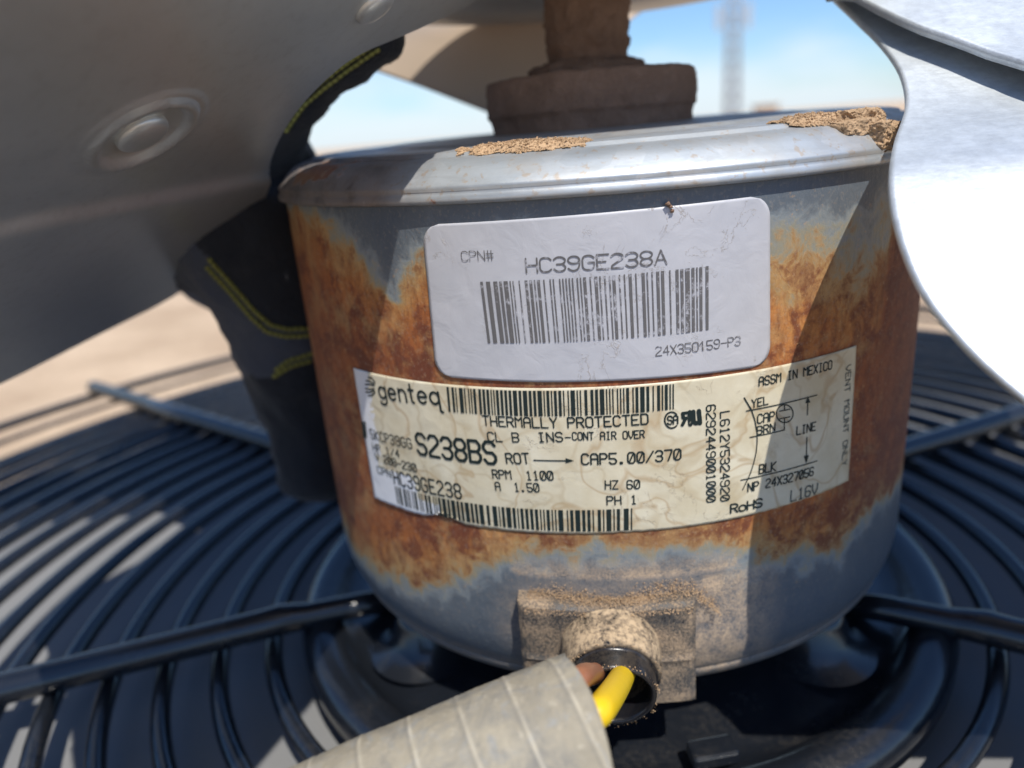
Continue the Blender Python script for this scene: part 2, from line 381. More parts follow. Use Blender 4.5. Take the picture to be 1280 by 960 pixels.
# ================================================================== GRILLE
gr = empty('fan_grille', (0, 0, -.11)); tag(gr, 'black round wire fan grille with concentric rings lying flat beneath the motor', 'grille')
def torus(r, rr, z, segs=128, cs=10):
    v, f = [], []
    for i in range(segs):
        a = 2 * math.pi * i / segs
        for k in range(cs):
            b = 2 * math.pi * k / cs; q = r + rr * math.cos(b)
            v.append(Vector((q * math.sin(a), -q * math.cos(a), z + rr * math.sin(b))) * MM)
    for i in range(segs):
        j = (i + 1) % segs
        for k in range(cs):
            m = (k + 1) % cs; f.append((i * cs + k, j * cs + k, j * cs + m, i * cs + m))
    return v, f
for i in range(18):
    v, f = torus(94 + 12.95 * i if i < 15 else 284 + (i - 15) * 24, 2.25 if i < 15 else 1.1 if i < 17 else 2.2, -110.5); child(mesh_obj('ring', v, f, M['black']), gr)
for th in (-68.5, 66, 120, -122):
    a = math.radians(th); d = Vector((math.sin(a), -math.cos(a), 0)); P = []; rr = []
    for r, z, q in ((60, -106, 3.0), (70, -104.5, 3.3), (84, -104.2, 3.5), (88, -103.8, 3.9), (91, -103.6, 4.2), (95, -103.8, 4.0), (150, -105, 4.0), (240, -105.5, 4.0), (334, -106, 4.0)):
        P.append((d * r + Vector((0, 0, z))) * MM); rr.append(q * MM)
    v, f = tube(P, rr, 16, squash=.95); child(mesh_obj('spoke', v, f, M['black']), gr)
prof = [(0, -108), (30, -108), (36, -107), (44, -106.5), (62, -107.5), (70, -109.5), (74, -109.6), (76, -107.5), (78.5, -105.8), (82, -105.2), (85, -106.2), (86.5, -109), (86.5, -112.5), (82, -113)]
v, f = lathe(prof, 128); child(mesh_obj('centre_plate', v, f, M['black']), gr)
for th in (50, -50, 130, -130):
    a = math.radians(th); c = Vector((math.sin(a), -math.cos(a), 0)) * 60
    v, f = lathe([(0, -96.5), (4.2, -96.5), (5.2, -97.2), (6, -99), (7.2, -103), (10, -106.3), (13, -107.6)], 32, lambda p, r, z: p + c * MM)
    child(mesh_obj('mount_boss', v, f, M['black']), gr)
for th in (14,):
    a = math.radians(th); c = Vector((math.sin(a), -math.cos(a), 0)) * 74
    v, f = box(0, 0, 0, 9, 5, 3); Rm = Matrix.Rotation(a, 3, 'Z')
    v = [(Rm @ Vector(q) + c + Vector((0, 0, -105.2))) * MM for q in v]
    o = child(mesh_obj('clip', v, f, M['black'], smooth=False), gr); bv = o.modifiers.new('bevel', 'BEVEL'); bv.width = .0006; bv.segments = 2

# ================================================================== MOTOR
mo = empty('fan_motor', (0, 0, -.096)); tag(mo, 'rusty round electric fan motor with two paper stickers standing shaft up on the black grille', 'motor')
def part(name, v, f, mat, smooth=True, parent=None):
    o = mesh_obj(name, v, f, mat, smooth=smooth)
    if parent is None: return child(o, mo)
    o.parent = parent; return o
# shell
top_b = [(-80, -1), (-62, -1), (-50, -2), (-44, -3), (-38, -6), (-33, -9), (-29, -11), (-24, -8), (-18, -8), (0, -8), (20, -8), (28, -9), (34, -10), (40, -10), (45, -5), (55, -4), (80, -3)]
bot_b = [(-100, -74), (-80, -76), (-66, -78), (-54, -80), (-44, -79), (-34, -77), (-27, -73), (-20, -68), (-13, -64), (-4, -61), (6, -61), (15, -62), (22, -66), (28, -69), (36, -70), (44, -68), (52, -67), (60, -68), (70, -72), (100, -74)]
prof = [(70.9, 1.5), (71.5, .8)]
z = 0.0
while z > -80: prof.append((71.5, z)); z -= 1.0
prof += [(71.5, -80), (71.4, -82), (71.1, -84), (70.6, -86), (69.9, -88), (69.5, -88.8), (69.1, -89.1), (69.3, -89.5), (69.0, -90.6), (68, -92.2), (66, -93.8), (63.5, -94.8), (60, -95.4), (40, -96), (0, -96)]
def shell_jig(p, r, z):
    if r > 60:
        q = noise.noise(p * 22) * .22 * MM; d = Vector((p.x, p.y, 0)).normalized(); return p + d * q * (1 if z < -2 and z > -86 else 0)
    return p
SEG = 360
v, f = lathe(prof, SEG, shell_jig); shell = part('shell', v, f, M['shell'])
me = shell.data
ra = me.attributes.new('rust', 'FLOAT', 'POINT'); ta = me.attributes.new('tint', 'FLOAT', 'POINT'); da = me.attributes.new('dust', 'FLOAT', 'POINT')
for i, vt in enumerate(me.vertices):
    x, y, z = vt.co; th = math.degrees(math.atan2(x, -y)); zz = z / MM
    up = pw(top_b, th); lw = pw(bot_b, th)
    d = min(up - zz, zz - lw) if math.hypot(x, y) > .06 else -20
    if 20 < th < 44 and zz > -30: d = min(d, (up - zz) * .45 + 0.0)
    if -38 < th < -20 and zz > -22: d -= 7 * math.exp(-((th + 29.5) / 1.8) ** 2) * (1 if zz > -17 else .3)
    ra.data[i].value = d
    ta.data[i].value = max(0, min(1, (th - 36) / 14)) * .9 + (.25 if th < -45 else 0)
    dx = abs(th - 4) / 22; dz = (zz + 78) / 13
    q = max(0, 1.15 - math.hypot(max(0, dx - .5) * 2, dz)) if zz < -66 else max(0, 1 - (-66 - zz) / -4) if zz < -62 and abs(th - 2) < 16 else 0
    q = q * (1 if -20 < th < 30 else .0)
    if th > 12 and zz < -68: q = max(q, 1.15 * max(0, min(1, 1.5 - (th - 12) / 10)))
    if zz < -88: q = max(q, .35)
    da.data[i].value = min(1, q * .85)
# galvanised cap plate pressed over the top
prof = [(71.3, .2), (72.3, -.1), (72.9, .1), (73.0, .8), (72.7, 1.4), (72.4, 1.9), (72.7, 2.3), (72.4, 2.8), (71.5, 3.6), (70.2, 4.8), (68.6, 5.8), (66.8, 6.4), (65.6, 6.55), (64.9, 6.7), (64.6, 7.2), (63.8, 7.35)]
prof += [(60, 7.4), (54, 7.45), (50, 7.5), (49.3, 7.9), (48, 8.0), (40, 8.1), (32, 8.2), (10, 8.3), (0, 8.3)]
def tilt(p, r=0, z=99):
    zz = p.z / MM
    k = max(0, min(1, (zz - 2.8) / 3.5)); return p + Vector((0, 0, k * .019 * (p.y + .067)))
pro2 = []
for a, b in zip(prof, prof[1:]):
    pro2.append(a)
    if abs(a[0] - b[0]) > 1.6: n = int(abs(a[0] - b[0]) / 1.5); pro2 += [(lerp(a[0], b[0], j / n), lerp(a[1], b[1], j / n)) for j in range(1, n)]
pro2.append(prof[-1])
v, f = lathe(pro2, SEG, tilt); cap = part('top_plate', v, f, M['cap'])
ra = cap.data.attributes.new('rust', 'FLOAT', 'POINT'); ga = cap.data.attributes.new('grime', 'FLOAT', 'POINT')
for i, vt in enumerate(cap.data.vertices):
    x, y, z = vt.co; th = math.degrees(math.atan2(x, -y)); zz = z / MM; r = math.hypot(x, y) / MM
    e = .75 * math.exp(-((th + 48) / 15) ** 2 - ((zz - 5.5) / 2.6) ** 2) if r > 64 else 0
    e2 = .35 if (zz < 1.0 and th < -8) else .25 if zz < .5 else 0
    ra.data[i].value = max(e, e2); ga.data[i].value = max(0, min(1, (-20 - th) / 9)) * 1.0 if r > 60 else .2
# shaft side: mud-caked collar, washer and shaft
def lumpy(prof, segs, amp, fr, c=Vector((0, 0, 0))):
    def j(p, r, z):
        d = Vector((p.x, p.y, 0)); d = d.normalized() if d.length > 1e-6 else Vector((0, 0, 1))
        q = noise.fractal(p * fr, .8, 2.1, 5); return p + d * q * amp * MM + Vector((0, 0, noise.fractal(p * fr + Vector((7, 7, 7)), .8, 2, 4) * amp * .5 * MM)) + c
    return lathe(prof, segs, j)
def dense(prof, st):
    o = []
    for a, b in zip(prof, prof[1:]):
        L = math.hypot(a[0] - b[0], a[1] - b[1]); n = max(1, int(L / st)); o += [(lerp(a[0], b[0], k / n), lerp(a[1], b[1], k / n)) for k in range(n)]
    return o + [prof[-1]]
v, f = lumpy(dense([(22.9, 5), (23.1, 11), (23.4, 12.5), (24.0, 13.0), (24.0, 19.2), (23.8, 20.2), (23.1, 20.6), (12, 21), (0, 21)], .5), 260, .5, 260)
part('shaft_collar', v, f, M['mud'])
v, f = lumpy(dense([(11, 20), (13.0, 20.8), (13.4, 21.6), (12.9, 22.4), (11.0, 23.2), (8, 24)], .35), 200, 1.1, 420, Vector((-.0005, 0, 0)))
part('washer', v, f, M['mud'])
v, f = lumpy(dense([(8.8, 22), (9.3, 27), (9.5, 36), (9.5, 46), (0, 46)], .45), 180, .8, 380)
part('shaft', v, f, M['mud'])
# mounting lugs under the bottom rim
for th in (50, -50, 130, -130):
    a = math.radians(th); c = Vector((math.sin(a), -math.cos(a), 0)) * 60; Rm = Matrix.Rotation(a, 3, 'Z')
    v, f = box(0, 0, 0, 9, 8, 5); v = [(Rm @ Vector(q) + c + Vector((0, 0, -96.3))) * MM for q in v]
    o = part('mounting_lug', v, f, M['box'], smooth=False); bv = o.modifiers.new('bevel', 'BEVEL'); bv.width = .0007; bv.segments = 2
    at = o.data.attributes.new('dust', 'FLOAT', 'POINT')
    for q in at.data: q.value = .9

# ------------------------------------------------------------------ stickers
def patch(name, corners, nx, ny, mat, off, round_mm=0, torn=None):
    """corners (u,v): tl, tr, br, bl ; a thin curved sheet with its own edge"""
    (tl, tr, br, bl) = corners; Wd = math.dist(tl, tr); Hd = math.dist(tl, bl)
    v, f, lab, tv = [], [], [], []
    for layer in (0, 1):
        for j in range(ny + 1):
            t = j / ny; y = t * Hd; inset = 0
            m = min(y, Hd - y)
            if m < round_mm: inset = round_mm - math.sqrt(max(0, round_mm ** 2 - (round_mm - m) ** 2))
            for i in range(nx + 1):
                s = lerp(inset / Wd, 1 - inset / Wd, i / nx)
                if torn: t2 = t + torn(s, t)
                else: t2 = t
                u = lerp(lerp(tl[0], tr[0], s), lerp(bl[0], br[0], s), t2); w_ = lerp(lerp(tl[1], tr[1], s), lerp(bl[1], br[1], s), t2)
                wr = noise.noise(Vector((u * .25, w_ * .25, 3))) * .05
                v.append(on_cyl(u, w_, off + wr if layer == 0 else off - .14)); lab.append((u, w_, 0)); tv.append((s, t))
    n = (nx + 1) * (ny + 1); w1 = nx + 1
    for j in range(ny):
        for i in range(nx):
            a = j * w1 + i; f.append((a, a + w1, a + w1 + 1, a + 1)); f.append((n + a, n + a + 1, n + a + w1 + 1, n + a + w1))
    edge = [(0, i) for i in range(nx)] + [(j, nx) for j in range(ny)] + [(ny, nx - i) for i in range(nx)] + [(ny - j, 0) for j in range(ny)]
    edge.append(edge[0]); ids = [j * w1 + i for j, i in edge]
    for a, b in zip(ids, ids[1:]): f.append((a, b, n + b, n + a))
    o = part(name, v, f, mat)
    at = o.data.attributes.new('lab', 'FLOAT_VECTOR', 'POINT'); at.data.foreach_set('vector', [c for q in lab for c in q])
    return o, tv
OFF = .28
L1 = [cyl(527, 281), cyl(963, 243), cyl(963, 456), cyl(545, 470)]
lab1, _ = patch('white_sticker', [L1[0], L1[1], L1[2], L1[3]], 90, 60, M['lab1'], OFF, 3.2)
lab1['label'] = 'white rounded sticker with a grey barcode, upper of the two'
L2 = [cyl(441, 460), cyl(1071, 432), cyl(1061, 601), cyl(468, 622)]
def tear(s, t):
    e = 0
    if t > .97: e = -.012 * abs(noise.noise(Vector((s * 40, 1, 1)))) - (.05 * math.exp(-((s - .2) / .03) ** 2) if s < .3 else 0)
    return e
lab2, tv = patch('yellowed_sticker', [L2[0], L2[1], L2[2], L2[3]], 160, 60, M['lab2'], OFF, 0, tear)
lab2['label'] = 'yellowed rating sticker with barcodes, text and a wiring diagram, lower of the two'
at = lab2.data.attributes.new('torn', 'FLOAT', 'POINT')
for q, (s, t) in zip(at.data, tv):
    a = 0
    if s < .055: a = .75 - s * 5
    if t > .70 and s < .14: a = max(a, .95 - (.14 - s) * 0 - max(0, .86 - t) * 2.5)
    if t > .88 and s < .2: a = max(a, .6)
    if s < .03 and t < .25: a = .7
    q.value = a
TOFF = .38
GL = {'A': '00 05 16 36 45 40|03 43', 'B': '00 06 36 45 44 33 03|33 42 41 30 00', 'C': '45 36 16 05 01 10 30 41', 'D': '00 06 36 45 41 30 00', 'E': '46 06 00 40|03 33',
      'F': '46 06 00|03 33', 'G': '45 36 16 05 01 10 30 41 43 23', 'H': '00 06|40 46|03 43', 'I': '16 36|26 20|10 30', 'K': '00 06|46 03 40', 'L': '06 00 40', 'M': '00 06 24 46 40',
      'N': '00 06 40 46', 'O': '05 16 36 45 41 30 10 01 05', 'P': '00 06 36 45 44 33 03', 'R': '00 06 36 45 44 33 03|23 40', 'S': '45 36 16 05 04 13 33 42 41 30 10 01', 'T': '06 46|26 20',
      'U': '06 01 10 30 41 46', 'V': '06 03 20 43 46', 'W': '06 00 22 40 46', 'X': '06 40|46 00', 'Y': '06 23 46|23 20', 'Z': '06 46 00 40',
      '0': '05 16 36 45 41 30 10 01 05|11 35', '1': '15 26 20|10 30', '2': '05 16 36 45 44 01 00 40', '3': '05 16 36 45 44 33 13|33 42 41 30 10 01', '4': '30 36 02 42', '5': '46 06 03 33 42 41 30 10 01',
      '6': '45 36 16 05 01 10 30 41 42 33 03', '7': '06 46 45 20', '8': '13 04 05 16 36 45 44 33 13 02 01 10 30 41 42 33', '9': '43 13 04 05 16 36 45 41 30 10 01', '-': '03 43', '/': '00 46', '.': '10 11 21 20 10',
      'o': '03 14 34 43 41 30 10 01 03', '_': '00 40', '#': '10 16|30 36|02 42|04 44', ' ': ''}
SG = {'9': '44 33 13 04 05 16 36 45 42 30 10 01', '6': '45 36 16 04 01 10 30 41 42 33 13 02', 'A': '00 26 40|12 32', '0': '05 16 36 45 41 30 10 01 05', '1': '04 26 20', 'C': '45 36 16 05 01 10 30 41', 'M': '00 06 20 46 40', 'V': '06 20 46'}
def soften(pts):
    """round the chamfered corners of a glyph, keep its square ones"""
    for it in range(2):
        o = [pts[0]]
        for a, b, c in zip(pts, pts[1:], pts[2:]):
            u = (b[0] - a[0], b[1] - a[1]); w = (c[0] - b[0], c[1] - b[1]); lu, lw = math.hypot(*u), math.hypot(*w)
            if lu < 1e-9 or lw < 1e-9: continue
            if (u[0] * w[0] + u[1] * w[1]) / (lu * lw) > .3:
                m = min(.5, .3 * 1) ; o += [(lerp(b[0], a[0], m * min(1, lw / lu)), lerp(b[1], a[1], m * min(1, lw / lu))), (lerp(b[0], c[0], m * min(1, lu / lw)), lerp(b[1], c[1], m * min(1, lu / lw)))]
            else: o.append(b)
        pts = o + [pts[-1]]
    return pts
def ribbon(pts, w):
    """flat strokes in label mm coordinates -> list of quads (each 4 points) and joints"""
    q = []
    for a, b in zip(pts, pts[1:]):
        L = math.dist(a, b)
        if L < 1e-6: continue
        n = max(1, int(L / 1.2))
        for k in range(n):
            p = (lerp(a[0], b[0], k / n), lerp(a[1], b[1], k / n)); r = (lerp(a[0], b[0], (k + 1) / n), lerp(a[1], b[1], (k + 1) / n))
            dx, dy = (r[0] - p[0]), (r[1] - p[1]); l = math.hypot(dx, dy); nx, ny = -dy / l * w / 2, dx / l * w / 2
            q.append([(p[0] + nx, p[1] + ny), (p[0] - nx, p[1] - ny), (r[0] - nx, r[1] - ny), (r[0] + nx, r[1] + ny)])
    for p in pts:
        q.append([(p[0] + w / 2 * math.cos(k * math.pi / 4), p[1] + w / 2 * math.sin(k * math.pi / 4)) for k in range(8)])
    return q
def polys_obj(name, polys, mat, parent, off=TOFF):
    v, f = [], []
    for i, pl in enumerate(polys):
        b = len(v); v += [on_cyl(p[0], p[1], off + (i % 7) * .002) for p in pl]; f.append(tuple(range(b, b + len(pl))))
    return part(name, v, f, mat, smooth=False, parent=parent)
def stroke_text(s, p0, p1, hpx, w=.15, adv=None, wid=.74, vertical=False, soft=False):
    a = cyl(*p0); b = cyl(*p1)
    if vertical: c = cyl(p0[0] + hpx, p0[1])
    else: c = cyl(p0[0], p0[1] - hpx)
    h = math.dist(a, c); L = math.dist(a, b); n = len(s); A = L / (n - 1 + wid) if n > 1 else L / wid; cw = A * wid
    ex = ((b[0] - a[0]) / L, (b[1] - a[1]) / L); ey = (-ex[1], ex[0]); out = []
    for i, ch in enumerate(s):
        for st in (SG if soft else {}).get(ch, GL[ch]).split('|'):
            if not st: continue
            pts = [(int(t[0]) / 4 * cw + i * A, int(t[1]) / 6 * h) for t in st.split()]
            if ch == '.': pts = [(p[0], p[1] * .7) for p in pts]
            if soft and ch not in 'KMNVWXYZ74A': pts = soften(pts)
            out += ribbon([(a[0] + ex[0] * x + ey[0] * y, a[1] + ex[1] * x + ey[1] * y) for x, y in pts], h * w)
    return out
def px_line(pts, w): return ribbon([cyl(*p) for p in pts], w)
def barcode(tl, tr, br, bl, seed, n, dens=.5):
    a, b, c, d = cyl(*tl), cyl(*tr), cyl(*br), cyl(*bl); rg = random.Random(seed); seq = []; x = 0
    while len(seq) < n:
        w = rg.choice((1, 1, 1, 2, 2, 3)); seq.append((x, w)); x += w + rg.choice((1, 1, 2, 3) if dens < .5 else (1, 1, 1, 2))
    T = seq[-1][0] + seq[-1][1]; out = []
    for (x, w) in seq:
        s0, s1 = (x + .08) / T, (x + w - .08) / T; q = lambda A, B, s: (lerp(A[0], B[0], s), lerp(A[1], B[1], s)); k = rg.uniform(.985, 1.0)
        p = [q(a, b, s0), q(d, c, s0), q(d, c, s1), q(a, b, s1)]
        out.append(p)
    return out
def font_polys(s, p0, p1, hpx, bold=0., cap=.72):
    cu = bpy.data.curves.new('print_curve', 'FONT'); cu.body = s; cu.size = 1; cu.resolution_u = 3; cu.offset = bold
    o = bpy.data.objects.new('print_curve', cu); COL.objects.link(o)
    dg = bpy.context.evaluated_depsgraph_get(); me = bpy.data.meshes.new_from_object(o.evaluated_get(dg))
    xs = [q.co.x for q in me.vertices]; x0, x1 = min(xs), max(xs)
    a = cyl(*p0); b = cyl(*p1); c = cyl(p0[0], p0[1] - hpx); h = math.dist(a, c); L = math.dist(a, b)
    ex = ((b[0] - a[0]) / L, (b[1] - a[1]) / L); ey = (-ex[1], ex[0]); out = []
    for p in me.polygons:
        pl = []
        for i in p.vertices:
            q = me.vertices[i].co; x = (q.x - x0) / (x1 - x0) * L; y = q.y / cap * h
            pl.append((a[0] + ex[0] * x + ey[0] * y, a[1] + ex[1] * x + ey[1] * y))
        out.append(pl)
    bpy.data.objects.remove(o); bpy.data.curves.remove(cu); bpy.data.meshes.remove(me)
    return out
# upper sticker print
P = stroke_text('HC39GE238A', (658.3, 340.7), (833.3, 329.9), 17.5, .12, wid=.8, soft=True) + stroke_text('CPN#', (577.5, 326.3), (617, 325.2), 12, .09, wid=.8, soft=True) + stroke_text('24X350159-P3', (820, 444.9), (925.3, 431.2), 11.5, .1, wid=.78, soft=True)
polys_obj('lettering', P, M['ink1'], lab1)
polys_obj('barcode', barcode((600.1, 352.2), (885.8, 332.4), (885.8, 412.2), (609.8, 428.7), 5, 46, .4), M['ink1'], lab1)
# lower sticker print
polys_obj('barcode', barcode((558, 483.4), (842.5, 479.9), (842.5, 511.4), (560.7, 514.3), 11, 54, .6), M['ink2'], lab2)
polys_obj('barcode', barcode((493.4, 607.2), (790.5, 635.1), (790.5, 662.4), (497, 629.1), 23, 54, .6), M['ink2'], lab2)
def arc(cx, cy, rx, ry, a0, a1, n=16): return [(cx + rx * math.cos(math.radians(lerp(a0, a1, i / n))), cy + ry * math.sin(math.radians(lerp(a0, a1, i / n)))) for i in range(n + 1)]
LOW = {'g': [arc(.5, .5, .43, .46, 0, 360), [(.93, .98), (.93, -.1)] + arc(.5, -.1, .43, .38, 0, -150)], 'e': [[(.08, .52), (.92, .52)] + arc(.5, .5, .43, .47, 5, 315)],
       'n': [[(.1, 0), (.1, 1)], arc(.5, .55, .4, .42, 180, 0) + [(.9, 0)]], 't': [[(.4, 1.45), (.4, .25)] + arc(.65, .25, .25, .25, 180, 280), [(.08, 1), (.8, 1)]], 'q': [arc(.5, .5, .43, .46, 0, 360), [(.93, .98), (.93, -.5), (1.12, -.58)]]}
lg, a_, b_ = [], cyl(474.5, 497.5), cyl(551, 506); L_ = math.dist(a_, b_); h_ = math.dist(a_, cyl(474.5, 483.5)); ex_ = ((b_[0] - a_[0]) / L_, (b_[1] - a_[1]) / L_); x_ = 0
wd = dict(g=1, e=1, n=.95, t=.7, q=1); tot = sum(wd[c] + .22 for c in 'genteq') - .22
for c in 'genteq':
    for st in LOW[c]: lg += ribbon([(a_[0] + ex_[0] * (x_ + px_ * wd[c] / tot * L_) - ex_[1] * py_ * h_, a_[1] + ex_[1] * (x_ + px_ * wd[c] / tot * L_) + ex_[0] * py_ * h_) for px_, py_ in st], .46)
    x_ += (wd[c] + .22) / tot * L_
polys_obj('logo_lettering', lg, M['ink2'], lab2)
lg = []
for sg in (1, -1):
    for (x0_, y0_, x1_, y1_, x2_, y2_) in ((468, 2, 462, 3, 457, 2.5), (468, 4, 462, 7, 457.5, 7), (469, 6, 465, 11, 460.5, 11.5)):
        lg += px_line([(x0_, 484 - sg * y0_), (x1_, 483.5 - sg * y1_), (x2_, 483 - sg * y2_)], .3)
polys_obj('logo_mark', lg, M['ink2'], lab2)
T = []
T += stroke_text('THERMALLY PROTECTED', (604.2, 531.5), (810, 529.7), 11.8)
T += stroke_text('CL B  INS', (610.5, 551.2), (703.5, 551.7), 10.9) + px_line([(706.5, 546.8), (713, 546.8)], .22)
T += stroke_text('CONT AIR OVER', (715.8, 549.8), (805.4, 547.1), 9.3)
T += stroke_text('5KCP39GG', (464.2, 547.9), (515.3, 560.7), 10.5, .12, wid=.7)
T += stroke_text('S238BS', (523, 567), (620.6, 579.9), 24.6, .145)
T += stroke_text('HP 1/4', (466.9, 562.7), (499.7, 571.7), 8)
T += stroke_text('V 208-230', (470.2, 574.4), (521, 590), 8.5)
T += stroke_text('HC39GE238', (493.4, 604.1), (577.1, 623.3), 15.5, .12, wid=.7)
T += stroke_text('ROT', (633.7, 579.1), (661.9, 579.1), 12.3) + px_line([(667.4, 575.2), (712, 575.8)], .22)
T += [[cyl(707, 572.5), cyl(707, 579), cyl(717.5, 575.8)]]
T += stroke_text('CAP5.00/370', (727.5, 580.4), (850.9, 574.1), 13)
T += stroke_text('RPM  1100', (616.5, 597.7), (691.7, 599.8), 10.4) + stroke_text('A  1.50', (620, 612.7), (674.2, 614.6), 10)
T += stroke_text('HZ 60', (756.7, 611.2), (799.5, 610.4), 10.4) + stroke_text('PH 1', (759, 630.9), (796.1, 629.5), 10.4)
T += stroke_text('6292449001000', (883, 507.2), (883.5, 628), 11, .15, vertical=True) + stroke_text('L612Y5324920', (900.5, 515.6), (901, 626.7), 11, .15, vertical=True)
T += stroke_text('ASSM IN MEXICO', (948.8, 482.4), (1039.3, 460.8), 10.7)
T += px_line([(453, 528), (455, 546)], .7) + px_line([(456, 528), (457.5, 546)], .7)
polys_obj('lettering', T, M['ink2'], lab2)
for args, kw in ((('CPN', (472.4, 590.5), (489.2, 597), 8), {}), (('VENT MOUNT ONLY', (1057.5, 458), (1052.5, 583), 5.8, .14), dict(vertical=True)), (('L16V', (988.2, 626.7), (1021, 616.9), 13, .12), {})):
    polys_obj('faded_lettering', stroke_text(*args, **kw), M['ink3'], lab2)
polys_obj('small_lettering', stroke_text('RoHS', (913.3, 641.3), (952.2, 633.2), 10.5, .2, wid=.8, soft=True), M['ink2'], lab2)
T = []
circ = lambda x, y, rx, ry, a0=0, a1=360, n=24: [(x + rx * math.cos(math.radians(lerp(a0, a1, i / n))), y - ry * math.sin(math.radians(lerp(a0, a1, i / n)))) for i in range(n + 1)]
T += px_line(circ(839.5, 525, 8.6, 10, 45, 315), .28) + stroke_text('SA', (834.5, 530.5), (847, 529.5), 10, .2)
T += px_line([(853, 516.5), (862, 515.5)], .5) + px_line([(862, 515), (863, 530.5)], .75) + px_line([(856, 522.5), (863, 522)], .5) + px_line([(853.5, 517), (854, 522)], .6) + px_line([(857, 523), (853, 531)], .6)
T += px_line([(866.5, 514.5), (867, 527), (869.5, 529), (874.5, 528)], .75) + px_line([(873.5, 513.5), (875, 529)], .75)
polys_obj('approval_mark', T, M['ink2'], lab2)
T = []
T += px_line([(932.9, 513.6), (1021, 493.7)], .2) + px_line([(930.2, 497.3), (939.5, 512.8)], .24)
T += px_line([(939.5, 512.8), (943.5, 525), (946.3, 540.9), (946.3, 554), (945, 566), (942, 579), (938, 591.5), (928.3, 612)], .2)
T += px_line([(937.5, 546.5), (980.3, 537.5), (980.3, 527.5)], .2) + px_line(circ(980.8, 517, 10.5, 11.2), .22)
T += px_line([(980.5, 506), (980.5, 512.5)], .2) + px_line([(974.5, 514), (987, 511.5)], .2) + px_line([(974.5, 523.5), (987, 521)], .2) + px_line([(980.5, 522), (980.5, 528)], .2)
T += px_line([(926, 600), (1021, 576)], .2)
T += px_line([(1009.8, 500.3), (1009.2, 518.4)], .2) + [[cyl(1009.8, 495.5), cyl(1006.5, 504), cyl(1012.8, 503)]]
T += px_line([(1008.4, 546.5), (1007.9, 571)], .2) + [[cyl(1004.6, 570), cyl(1007.8, 579.5), cyl(1011, 568.6)]]
T += stroke_text('YEL', (939.8, 509.6), (960, 505), 10) + stroke_text('CAP', (946.8, 529.3), (967.6, 525.3), 11) + stroke_text('BRN', (946.4, 543.4), (968.5, 538.4), 10)
T += stroke_text('LINE', (995.7, 543.7), (1019, 537.5), 10) + stroke_text('BLK', (948.8, 592.1), (969, 588.3), 11) + stroke_text('NP 24X327056', (934.7, 614.6), (1016.3, 593.8), 10.5)
polys_obj('wiring_diagram', T, M['ink2'], lab2)

# ------------------------------------------------------------------ cable box on the front
def pbox(u, z, y): return Vector((u, -y, z)) * MM
bm = bmesh.new(); nx, nz = 40, 32; X0, X1, Z0, Z1 = -16.9, 14.6, -91.6, -69.9; Y = 75.3
grid = {}
for i in range(nx + 1):
    for j in range(nz + 1):
        x = lerp(X0, X1, i / nx); z = lerp(Z0, Z1, j / nz)
        top = -.75 * math.exp(-((x + .5) / 7) ** 2) * (j / nz) ** 3
        y = Y - .5 * math.exp(-((z + 81.6) / .35) ** 2) * -1 - .9 * math.exp(-((x + .8) ** 2 + (z + 76) ** 2) / 60)
        y -= .5 * ((x + .7) / 16) ** 2 * 3
        e = min(i, nx - i, j, nz - j)
        if e == 0: y -= 1.0
        elif e == 1: y -= .15
        grid[i, j] = bm.verts.new(pbox(x, z + top, y))
for i in range(nx):
    for j in range(nz): bm.faces.new((grid[i, j], grid[i + 1, j], grid[i + 1, j + 1], grid[i, j + 1]))
ring_ = [(i, 0) for i in range(nx)] + [(nx, j) for j in range(nz)] + [(nx - i, nz) for i in range(nx)] + [(0, nz - j) for j in range(nz)]
back = [bm.verts.new(Vector((grid[k].co.x, -.066, grid[k].co.z))) for k in ring_]
for a in range(len(ring_)):
    b = (a + 1) % len(ring_); bm.faces.new((grid[ring_[b]], grid[ring_[a]], back[a], back[b]))
o = bm_obj('cable_box', bm, M['box'], smooth=True); child(o, mo)
at = o.data.attributes.new('dust', 'FLOAT', 'POINT')
for i, vt in enumerate(o.data.vertices):
    at.data[i].value = 1.0 if vt.co.z > -.0712 else .75
o.data.set_sharp_from_angle(angle=math.radians(38))
cbox = o
# round rubber spout of the box
ax0 = Vector((-.6, -74.5, -79.2)) * MM; ax1 = Vector((-.2, -84.8, -80.9)) * MM
def spout(prof, name, mat, segs=72, am=.12, parent=None):
    ax = (ax1 - ax0); L = ax.length; ax.normalize(); s1 = ax.cross(Vector((0, 0, 1))).normalized(); s2 = s1.cross(ax)
    v, f = [], []; n = len(prof)
    for i in range(segs):
        a = 2 * math.pi * i / segs
        for (t, r) in prof:
            p = ax0 + ax * t * MM + (s1 * math.cos(a) + s2 * math.sin(a)) * r * MM
            v.append(p + (s1 * math.cos(a) + s2 * math.sin(a)) * noise.fractal(p * 350, .8, 2, 4) * am * MM)
    for i in range(segs):
        j = (i + 1) % segs
        for k in range(n - 1): f.append((i * n + k, i * n + k + 1, j * n + k + 1, j * n + k))
    return part(name, v, f, mat, parent=parent)
sp = spout(dense([(-1, 8.9), (3, 8.7), (5.2, 8.5), (5.9, 8.2), (6.2, 7.6), (6.4, 7.3), (9.4, 7.15), (10.0, 7.0), (10.2, 6.6), (9.8, 6.15), (7, 6.0), (-1, 5.9)], .5), 'spout', M['tubem'], parent=cbox)
at = sp.data.attributes.new('dust', 'FLOAT', 'POINT')
for i, vt in enumerate(sp.data.vertices):
    t = (vt.co - ax0).dot((ax1 - ax0).normalized()) / MM; up = vt.co.z / MM + 80
    at.data[i].value = (1.1 if t < 6.1 else .07) * max(.15, min(1, .6 + up * .1))
